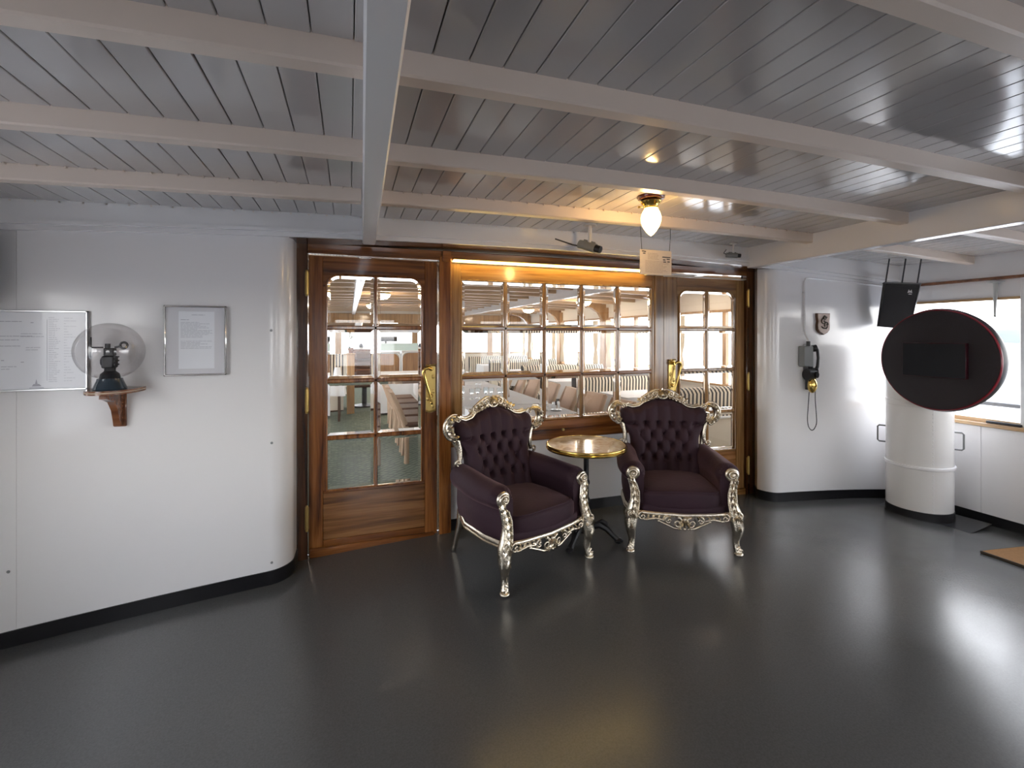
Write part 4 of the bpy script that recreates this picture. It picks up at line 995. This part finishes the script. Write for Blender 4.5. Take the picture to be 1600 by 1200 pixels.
for (a, b) in (((-.158,-.022,.398),(.158,0,.410)),((-.158,-.022,-.002),(.158,0,.010)),((-.158,-.022,-.002),(-.146,0,.410)),((.146,-.022,-.002),(.158,0,.410))): obj('frame_rail', MB().box(a,b,.004), CHROME, t)
m = MB(); tex_lines(m,-.075,.085,.22,.315,12,-.0136,21,.0022,fill=(.5,1)); tex_lines(m,-.075,.085,.155,.205,6,-.0136,22,.0022,fill=(.5,1)); tex_lines(m,-.02,.05,.35,.36,1,-.0136,23,.003); tex_lines(m,-.075,-.03,.322,.330,1,-.0136,24,.0032,fill=(1,1))
o = obj('print', m, INK, t); o['kind'] = 'stuff'
# bracket shelf and globe
SZ = 1.238
t = thing('bracket_shelf', 'small half-round wooden shelf on a curved bracket on the left wall', 'shelf', (-1.215,YW,SZ))
P = [(-.118,0)]+[(.118*cos(radians(a)),-.035-.205*abs(sin(radians(a)))**.8) for a in range(180,361,12)]+[(.118,0)]
obj('shelf_board', MB().prism(P, .0, .022, 'z'), W_SHELF, t)
obj('inlay', MB().prism([(p[0]*1.004,p[1]*1.004) for p in P], .008, .014, 'z'), mat('pale_inlay',(.55,.42,.30),.4), t)
P = [(0,0),(-.20,0),(-.205,-.022),(-.17,-.03),(-.115,-.05),(-.075,-.10),(-.055,-.16),(-.048,-.19),(-.0,-.195)]
obj('bracket', MB().prism(P, -.016, .016, 'x'), W_SHELF, t)
obj('back_plate', MB().box((-.03,-.014,-.20),(.03,0,0),.004), W_SHELF, t)
t = thing('glass_globe', 'clear glass globe holding a black engine model on the bracket shelf', 'globe', (-1.205,YW-.150,SZ+.0225))
obj('base', MB().lathe([(.072,0),(.074,.008),(.070,.014),(.056,.050),(.054,.060),(.04,.064)],36), mat('dark_blue_base',(.02,.035,.05),.25,coat=.5), t)
prof = [(.150*sin(radians(a)), .205-.150*cos(radians(a))*1.0) for a in range(22,180,6)]+[(.002,.355)]
prof2 = [(max(.001,r*.988),.205+(z-.205)*.988) for (r,z) in prof][::-1]
obj('glass_bubble', MB().lathe(prof,48,capb=False), thin_glass('thin_bubble',(.87,.86,.86),1.35), t)
m = MB(); m.lathe([(.045,.060),(.040,.085),(.024,.10),(.024,.14)],16); m.box((-.028,-.03,.115),(.026,.03,.180),.006); m.tube([(-.034,0,.15),(-.024,0,.15)],.024,10); m.box((-.022,-.02,.180),(.022,.02,.222),.004); m.tube([(-.01,0,.22),(-.01,0,.245)],.012,10)
for dz in (.13,.15,.17): m.box((.024,-.024,dz),(.032,.024,dz+.008),.001)
obj('model_engine', m, BLKP, t)
m = MB(); m.tube([(-.03,0,.225),(-.085,0,.225)],.004,6); m.tube([(.02,0,.225),(.05,0,.232)],.005,6)
for a in (1.45,-1.65): m.tube([(-.085,0,.225),(-.085,.055*cos(a),.225+.055*sin(a))],[.007,.004],6,flat=(1,.5))
m.tube([(.06+.016*cos(a*pi/8),0,.236+.016*sin(a*pi/8)) for a in range(16)],.006,6,closed=True)
obj('shaft', m, BLKP, t)
t = thing('wall_screen', 'black flat screen on the left wall above the deck plan at the photo edge', 'screen', (-1.905,YW-.002,1.72))
obj('casing', MB().box((-.135,-.125,0),(.20,-.07,.36),.008), BLKP, t); obj('wall_arm', MB().box((-.04,-.08,.12),(.04,0,.24),.006), BLKP, t)
for (x, z) in ((-.455,1.58),(-.452,.885),(-.452,.145),(-1.70,.30)):
    m = MB().lathe([(.007,0),(.008,.003),(.004,.006)],10,xf=Matrix.Rotation(pi/2,4,'X')); o = obj('screw_cap', m, GREYM, wl, (x,YW,z))
# ------------------------------------------------------------------ ceiling lamp, cameras, hanging sign, strip light
LAMPG = mat('lit_flame_glass', (.95,.85,.6), .3, emit=(1.0,.60,.22), es=6)
def lamp_glass():
    t = LAMPG.node_tree; L = t.links; b = t.nodes['Principled BSDF']; lw = N(t,'ShaderNodeLayerWeight'); lw.inputs[0].default_value = .45
    r = N(t,'ShaderNodeValToRGB'); L.new(lw.outputs['Facing'], r.inputs[0]); r.color_ramp.elements[0].position = .15; r.color_ramp.elements[0].color = (1,.62,.24,1); r.color_ramp.elements[1].position = .9; r.color_ramp.elements[1].color = (.11,.06,.014,1); L.new(r.outputs[0], b.inputs['Emission Color'])
lamp_glass()
LX, LY = 1.625, 2.225; lz = cz(LX)
t = thing('ceiling_lamp', 'lit flame-shaped glass lamp in a brass holder on the ceiling', 'ceiling lamp', (LX,LY,lz))
t.scale = (.84,.84,.86)
obj('rose', MB().lathe([(.055,-.030),(.085,-.022),(.092,-.010),(.092,-.0)],32), mat('dark_rose_wood',(.09,.02,.012),.25,coat=.6), t)
obj('gallery', MB().lathe([(.040,-.088),(.052,-.084),(.046,-.074),(.050,-.060),(.064,-.050),(.070,-.038),(.066,-.030)],28), BRASS, t)
for k in range(3):
    a = k*2.094+.4; obj('screw', MB().tube([(.055*cos(a),.055*sin(a),-.066),(.078*cos(a),.078*sin(a),-.066)],.004,6).sph((.08*cos(a),.08*sin(a),-.066),.008,8), BRASS, t)
obj('glass_shade', MB().lathe([(.040,-.075),(.046,-.088),(.060,-.112),(.0685,-.142),(.066,-.172),(.054,-.205),(.034,-.235),(.014,-.256),(.002,-.264)],36), LAMPG, t)
def cctv(label, loc, rz, pitch, k=1.0):
    t = thing('security_camera', label, 'camera', loc, rz, 'small security cameras under the ceiling'); t.scale = (k,k,k)
    obj('mount', MB().lathe([(.045,-.012),(.045,0)],18).lathe([(.014,-.13),(.014,-.012)],12), mat('white_mount',(.75,.74,.72),.35) if k else STEEL, t)
    Mx = Matrix.Translation((0,-.0,-.155))@Matrix.Rotation(pitch,4,'X')
    obj('knuckle', MB().sph((0,0,-.135),.018,10), STEEL, t)
    obj('housing', MB().tube([(0,.085,0),(0,-.045,0)],[.030,.032],16,xf=Mx).box((-.006,-.03,.028),(.006,.06,.04),.002,xf=Mx), GREYM, t)
    obj('lens', MB().tube([(0,-.045,0),(0,-.085,0)],[.026,.024],16,xf=Mx).lathe([(.018,0),(.010,.004)],12,xf=Mx@Matrix.Translation((0,-.0855,0))@Matrix.Rotation(pi/2,4,'X')), BLKP, t)
    obj('cable', MB().tube([(0,.08,-.14),(-.03,.12,-.13),(-.12,.13,-.125),(-.22,.14,-.12)],.005,6), DGREY, t)
cctv('small grey security camera on a white ceiling post above the window', (1.625,2.935,cz(1.66)+.001), radians(34), radians(20), 1.05)
cctv('small dark security camera in the ceiling corner by the right-hand girder', (3.08,3.08,cz(3.1)+.001), radians(60), radians(5), .68)
t = thing('hanging_sign', 'cream notice card hanging on two wires in front of the right of the window', 'sign', (1.937,2.60,1.955))
R10 = Matrix.Identity(4)
obj('card', MB().box((-.125,-.003,0),(.125,.003,.165),.001), SIGNP, t)
m = MB(); tex_lines(m,-.065,.045,.10,.145,5,-.0031,31,.0024,fill=(.7,1)); tex_lines(m,-.085,.11,.012,.095,10,-.0031,32,.0022,fill=(.7,1)); o = obj('print', m, mat('brown_ink',(.30,.25,.21),.6), t); o['kind'] = 'stuff'
m = MB()
for (cx_, cz_, w_) in ((-.112,.150,.018),(-.094,.148,.014),(-.104,.136,.02),(.05,.118,.065),(.055,.100,.02),(.085,.105,.025),(.058,.086,.022),(.09,.088,.02)): m.box((cx_,-.0038,cz_),(cx_+w_,-.003,cz_+.007))
o = obj('symbol', m, INKD, t); o['kind'] = 'stuff'
for s in (-1,1): obj('wire', MB().tube([(s*.11,0,.16),(s*.118,0,.27),(s*.122,.01,cz(1.93)-1.955+.002)],.0022,5), BLKP, t)
STRIPL = mat('lit_strip_diffuser', (.9,.8,.5), .4, emit=(1.0,.70,.20), es=3.2)
t = thing('strip_light', 'thin glowing warm strip light under the wooden header over the window', 'strip light', (0,YD,0))
obj('diffuser', MB().box((.735,-.060,2.104),(2.44,-.036,2.117),.004), STRIPL, t); obj('housing', MB().box((.735,-.058,2.117),(2.44,-.0285,2.126),.002), BRASSD, t); obj('end_cap', MB().box((2.44,-.062,2.075),(2.452,-.030,2.126),.002), LEDGE, t)
# ------------------------------------------------------------------ right bulkhead: telephone, plaque, conduit
t = thing('ship_telephone', 'old grey box telephone with black handset and brass bell on the right wall', 'telephone', (4.04,YW-.001,1.26)); t.scale = (.72,.8,1)
obj('back_plate', MB().box((-.03,-.012,-.03),(.155,0,.205),.004), STEEL, t)
obj('box', MB().box((-.115,-.085,0),(.045,-.004,.190),.008), GREYM, t)
obj('gland', MB().tube([(0,-.05,.19),(0,-.05,.235)],.022,12), BLKP, t)
hs = obj('handset', MB().tube([(.125,-.05,.185),(.148,-.062,.15),(.155,-.066,.08),(.148,-.062,.0),(.125,-.05,-.055)], [.020,.017,.016,.017,.022], 10).tube([(.12,-.06,.17),(.075,-.045,.165)],[.034,.030],14).tube([(.13,-.06,-.05),(.07,-.045,-.045)],[.036,.032],14), BLKP, t)
obj('cradle', MB().box((.06,-.03,.13),(.12,-.008,.16),.004).box((.05,-.03,-.03),(.12,-.008,.0),.004), BLKP, t)
obj('dial_plate', MB().box((.055,-.02,.03),(.115,-.010,.115),.004), CHROME, t)
obj('motor', MB().tube([(-.04,-.055,-.075),(.075,-.055,-.075)],[.055,.055],16).lathe([(.03,0),(.03,.02)],14,xf=Matrix.Translation((.05,-.11,-.075))@Matrix.Rotation(pi/2,4,'X')), BLKP, t)
obj('bell', MB().sph((.035,-.075,-.175),(.062,.045,.072),24).tube([(.035,-.118,-.175),(.035,-.125,-.175)],.012,10), BRASS, t)
obj('bell_mount', MB().box((.01,-.05,-.22),(.06,0,-.12),.004), DGREY, t)
obj('cord', MB().tube(smooth_path([(.135,-.05,-.06),(.135,-.045,-.2),(.14,-.04,-.32),(.165,-.035,-.45),(.17,-.035,-.54),(.13,-.03,-.595),(.08,-.03,-.60),(.03,-.03,-.56),(.015,-.03,-.48),(.025,-.035,-.34),(.03,-.04,-.24)]),.0048,6), BLKP, t)
t = thing('cable_conduit', 'thin white cable conduit running down the right wall to the telephone', 'conduit', (4.03,YW,0))
obj('pipe', MB().tube([(1.33,-.012,2.045),(.6,-.012,2.072),(.06,-.012,2.090),(.02,-.012,2.085),(0,-.012,2.06),(0,-.012,1.60),(.01,-.012,1.56),(.02,-.035,1.50)],.0085,8), WHITE, t)
for z in (1.95,1.72): obj('clip', MB().box((-.014,-.016,z),(.014,0,z+.012),.002), WHITE, t)
t = thing('wall_plaque', 'small shield-shaped wooden plaque with dark carved emblem on the right wall', 'plaque', (4.265,YW-.001,1.555))
P = [(0,0),(.05,.022),(.078,.05),(.082,.09),(.074,.13),(.084,.175),(.084,.205),(-.084,.205),(-.084,.175),(-.074,.13),(-.082,.09),(-.078,.05),(-.05,.022)]
obj('shield', MB().prism(P, -.022, 0), mat('plaque_edge_wood',(.10,.045,.02),.4), t)
obj('face', MB().prism([(p[0]*.93,.008+p[1]*.93) for p in P], -.027, -.022), mat('plaque_face',(.60,.47,.40),.45,var=.2,vscale=9), t)
m = MB(); rnd = random.Random(5)
spiral(m,(-.018,-.03,.125),.028,1.2,.006,a0=1.5); spiral(m,(.022,-.03,.10),.026,1.2,.006,a0=4,sgn=-1); spiral(m,(.0,-.03,.155),.022,1.1,.006,a0=0); m.tube([(-.04,-.03,.08),(-.02,-.032,.065),(.02,-.032,.06),(.042,-.03,.08)],[.004,.007,.007,.004],7); m.tube([(-.03,-.03,.15),(.0,-.032,.18),(.035,-.03,.165)],[.004,.006,.004],7)
obj('emblem', m, mat('bronze_emblem',(.06,.05,.035),.35,metal=.6), t)
# ------------------------------------------------------------------ loudspeaker hung from the ceiling
t = thing('loudspeaker', 'black loudspeaker hung on thin rods in the ceiling corner by the right window', 'speaker', (4.93,2.93,1.835), radians(-62)); t.rotation_euler = (0,radians(7),radians(-62))
Mx = Matrix.Rotation(radians(9),4,'X')
obj('cabinet', MB().prism([(-.135,-.215),(.115,-.215),(.135,.20),(-.135,.20)],-.02,.17,xf=Mx), BLKP, t)
obj('grille', MB().prism([(-.115,-.20),(.10,-.20),(.122,.185),(-.118,.185)],-.03,-.02,xf=Mx), mat('speaker_grille',(.035,.035,.04),.55,bump=.6,bscale=400), t)
obj('top_plate', MB().box((-.14,-.02,.20),(.14,.17,.208),.002,xf=Mx), DGREY, t)
lg = MB(); lg.prism([(.055,.125),(.062,.160),(.072,.142),(.082,.160),(.090,.125),(.080,.130),(.066,.130)],-.033,-.030,xf=Mx); lg.prism([(.062,.112),(.090,.112),(.084,.120),(.068,.120)],-.033,-.030,xf=Mx); obj('badge', lg, mat('white_badge',(.85,.85,.85),.4), t)
for (x, y) in ((-.12,.02),(.0,.05),(.11,.08)): obj('rod', MB().tube([(x,y,.19),(x,y,cz(4.93)-1.835-.003)],.006,6), DGREY, t)
obj('cable', MB().tube([(-.115,-.034,.20),(-.12,-.037,.05),(-.115,-.04,-.06),(-.13,-.03,-.17)],.005,6,xf=Mx), BLACK, t)
# ------------------------------------------------------------------ white steel column with band, rivets and grips
CX, CY, CR = 4.885, 2.735, .236; cf = fz(CX)
t = thing('ventilation_column', 'white riveted steel column standing before the right-hand window corner', 'column', (CX,CY,cf))
obj('shell', MB().lathe([(CR,.07),(CR,1.0),(CR+.004,1.002),(CR+.004,1.05),(CR,1.052),(CR,1.46),(CR-.02,1.50),(CR-.07,1.53),(.02,1.545)],64), mat('column_paint',(.80,.785,.76),.2,coat=.4,bump=.05,bscale=8), t)
obj('base_band', MB().lathe([(CR+.004,0),(CR+.004,.085),(CR,.088)],64), BLACK, t)
obj('band', MB().lathe([(CR,.452),(CR+.012,.456),(CR+.016,.468),(CR+.012,.480),(CR,.484)],64,capb=False,capt=False), WHITE, t)
rm = MB(); a0 = radians(232)
for k in range(40):
    z = .12+k*.033
    if abs(z-.468) < .03: continue
    for da in (0,):
        a = a0+da; rm.sph((CR*cos(a),CR*sin(a),z),.0052,6)
for k in range(40): a = radians(180+2.6*k); rm.sph(((CR+.003)*cos(a),(CR+.003)*sin(a),1.026),.0045,6)
o = obj('rivet', rm, WHITE, t); o['kind'] = 'stuff'
a = radians(238); obj('seam_strip', MB().grid(lambda u, v: ((CR+.0016)*cos(a0+.03+.0+u*.012),(CR+.0016)*sin(a0+.03+u*.012),.09+1.36*v),1,6), WHITE, t)
for a in (radians(123),radians(-62)):
    c_, s_ = cos(a), sin(a); m = MB(); q = CR-.002; r_ = CR+.045
    m.tube([(q*c_,q*s_,.78),(r_*c_,r_*s_,.78),((r_+.012)*c_,(r_+.012)*s_,.768),((r_+.012)*c_,(r_+.012)*s_,.642),(r_*c_,r_*s_,.63),(q*c_,q*s_,.63)],.007,8); obj('grip', m, GREYM, t)
t = thing('floor_plate', 'thin black square plate on the floor beneath the white column', 'plate', (CX-.10,CY-.06,cf+.003), radians(8))
obj('sheet', MB().box((-.37,-.36,.0),(.37,.33,.008),.003), BLACK, t)
# ------------------------------------------------------------------ round black panel with red rim, facing inboard
DX, DY, DZ, DR = 4.60, 2.46, 1.345, .430
t = thing('round_panel', 'large round black panel with dark red rim and a dark screen before the window', 'screen', (DX,DY,DZ))
RY = Matrix.Rotation(-pi/2,4,'Y')                    # lathe axis z -> -x
BLKF = mat('black_perforated_face', (.019,.014,.018), .42, bump=.5, bscale=350)
REDR = mat('dark_red_rim', (.26,.008,.022), .3, coat=.5)
n = 96; m = MB(); wd2, hd2 = .222, .142; V = []; F = []; FR = DR-.020
for i in range(n):
    a = 2*pi*i/n; c_, s_ = cos(a), sin(a); k_ = min(wd2/abs(c_) if abs(c_) > 1e-6 else 9, hd2/abs(s_) if abs(s_) > 1e-6 else 9)
    k_ *= .97; V += [(-.0,k_*c_,k_*s_),(-.005,(k_*.4+(FR-.03)*.6)*c_,(k_*.4+(FR-.03)*.6)*s_),(-.001,(FR-.012)*c_,(FR-.012)*s_),(.006,FR*c_,FR*s_)]
for i in range(n):
    j = (i+1)%n
    for k in range(3): F.append((i*4+k,j*4+k,j*4+k+1,i*4+k+1))
m.add(V,F); obj('face', m, BLKF, t, ang=50)
obj('rim', MB().lathe([(FR-.003,-.010),(FR+.004,-.003),(FR+.009,-.008),(FR+.011,-.020)],96,capb=False,capt=False,xf=RY), REDR, t)
obj('back_shell', MB().lathe([(FR+.011,-.019),(FR+.020,-.045),(FR+.012,-.085),(FR-.06,-.110),(.1,-.115)],96,capb=False,xf=RY), BLKP, t)
obj('screen', MB().box((-.034,-wd2+.004,-hd2+.004),(-.030,wd2-.004,hd2-.004),.001), mat('dark_screen',(.010,.012,.017),.5,spec=.25), t)
obj('screen_housing', MB().box((-.032,-wd2,-hd2),(.03,wd2,hd2),.003), mat('dark_wine_plastic',(.055,.006,.014),.35), t)
obj('mount', MB().tube([(.07,.06,-.05),(.17,.20,-.05)],.03,10), DGREY, t)
# ------------------------------------------------------------------ door mat and sill bar
t = thing('door_mat', 'tan coir door mat lying on the dark floor at the right edge', 'mat', (4.86,1.70,fz(4.86)+.004))
t.rotation_euler = (0,-math.atan(.032*(1.7-4.86))*-1*0,0)
m = MB(); m.grid(lambda a, b: (-.55+1.0*a,-.42+.74*b,.014+fz(4.86-.55+1.0*a)-fz(4.86)), 20, 4); obj('pile', m, mat('coir',(.36,.185,.07),.95,bump=1.0,bscale=300,var=.3,vscale=90), t)
m = MB(); m.grid(lambda a, b: (-.556+1.012*a,-.426+.752*b,.011+fz(4.86-.55+1.0*a)-fz(4.86)), 20, 2); 
for (ya, yb) in ((-.428,-.424),(.326,.330)):
    m.grid(lambda a, b: (-.556+1.012*a, ya, -.002+.014*b+fz(4.86-.55+1.0*a)-fz(4.86)), 20, 1, flip=(ya > 0))
m.box((-.560,-.426,-.002+fz(4.3)-fz(4.86)),(-.553,.326,.013+fz(4.3)-fz(4.86)))
obj('backing', m, mat('mat_edge',(.05,.035,.02),.7), t)
t = thing('sill_bar', 'black wiper bar lying on the wooden sill of the right-hand window', 'bar', (XR-.012,2.36,.771))
obj('blade', MB().box((-.016,-.11,0),(.016,.12,.022),.005), BLKP, t)
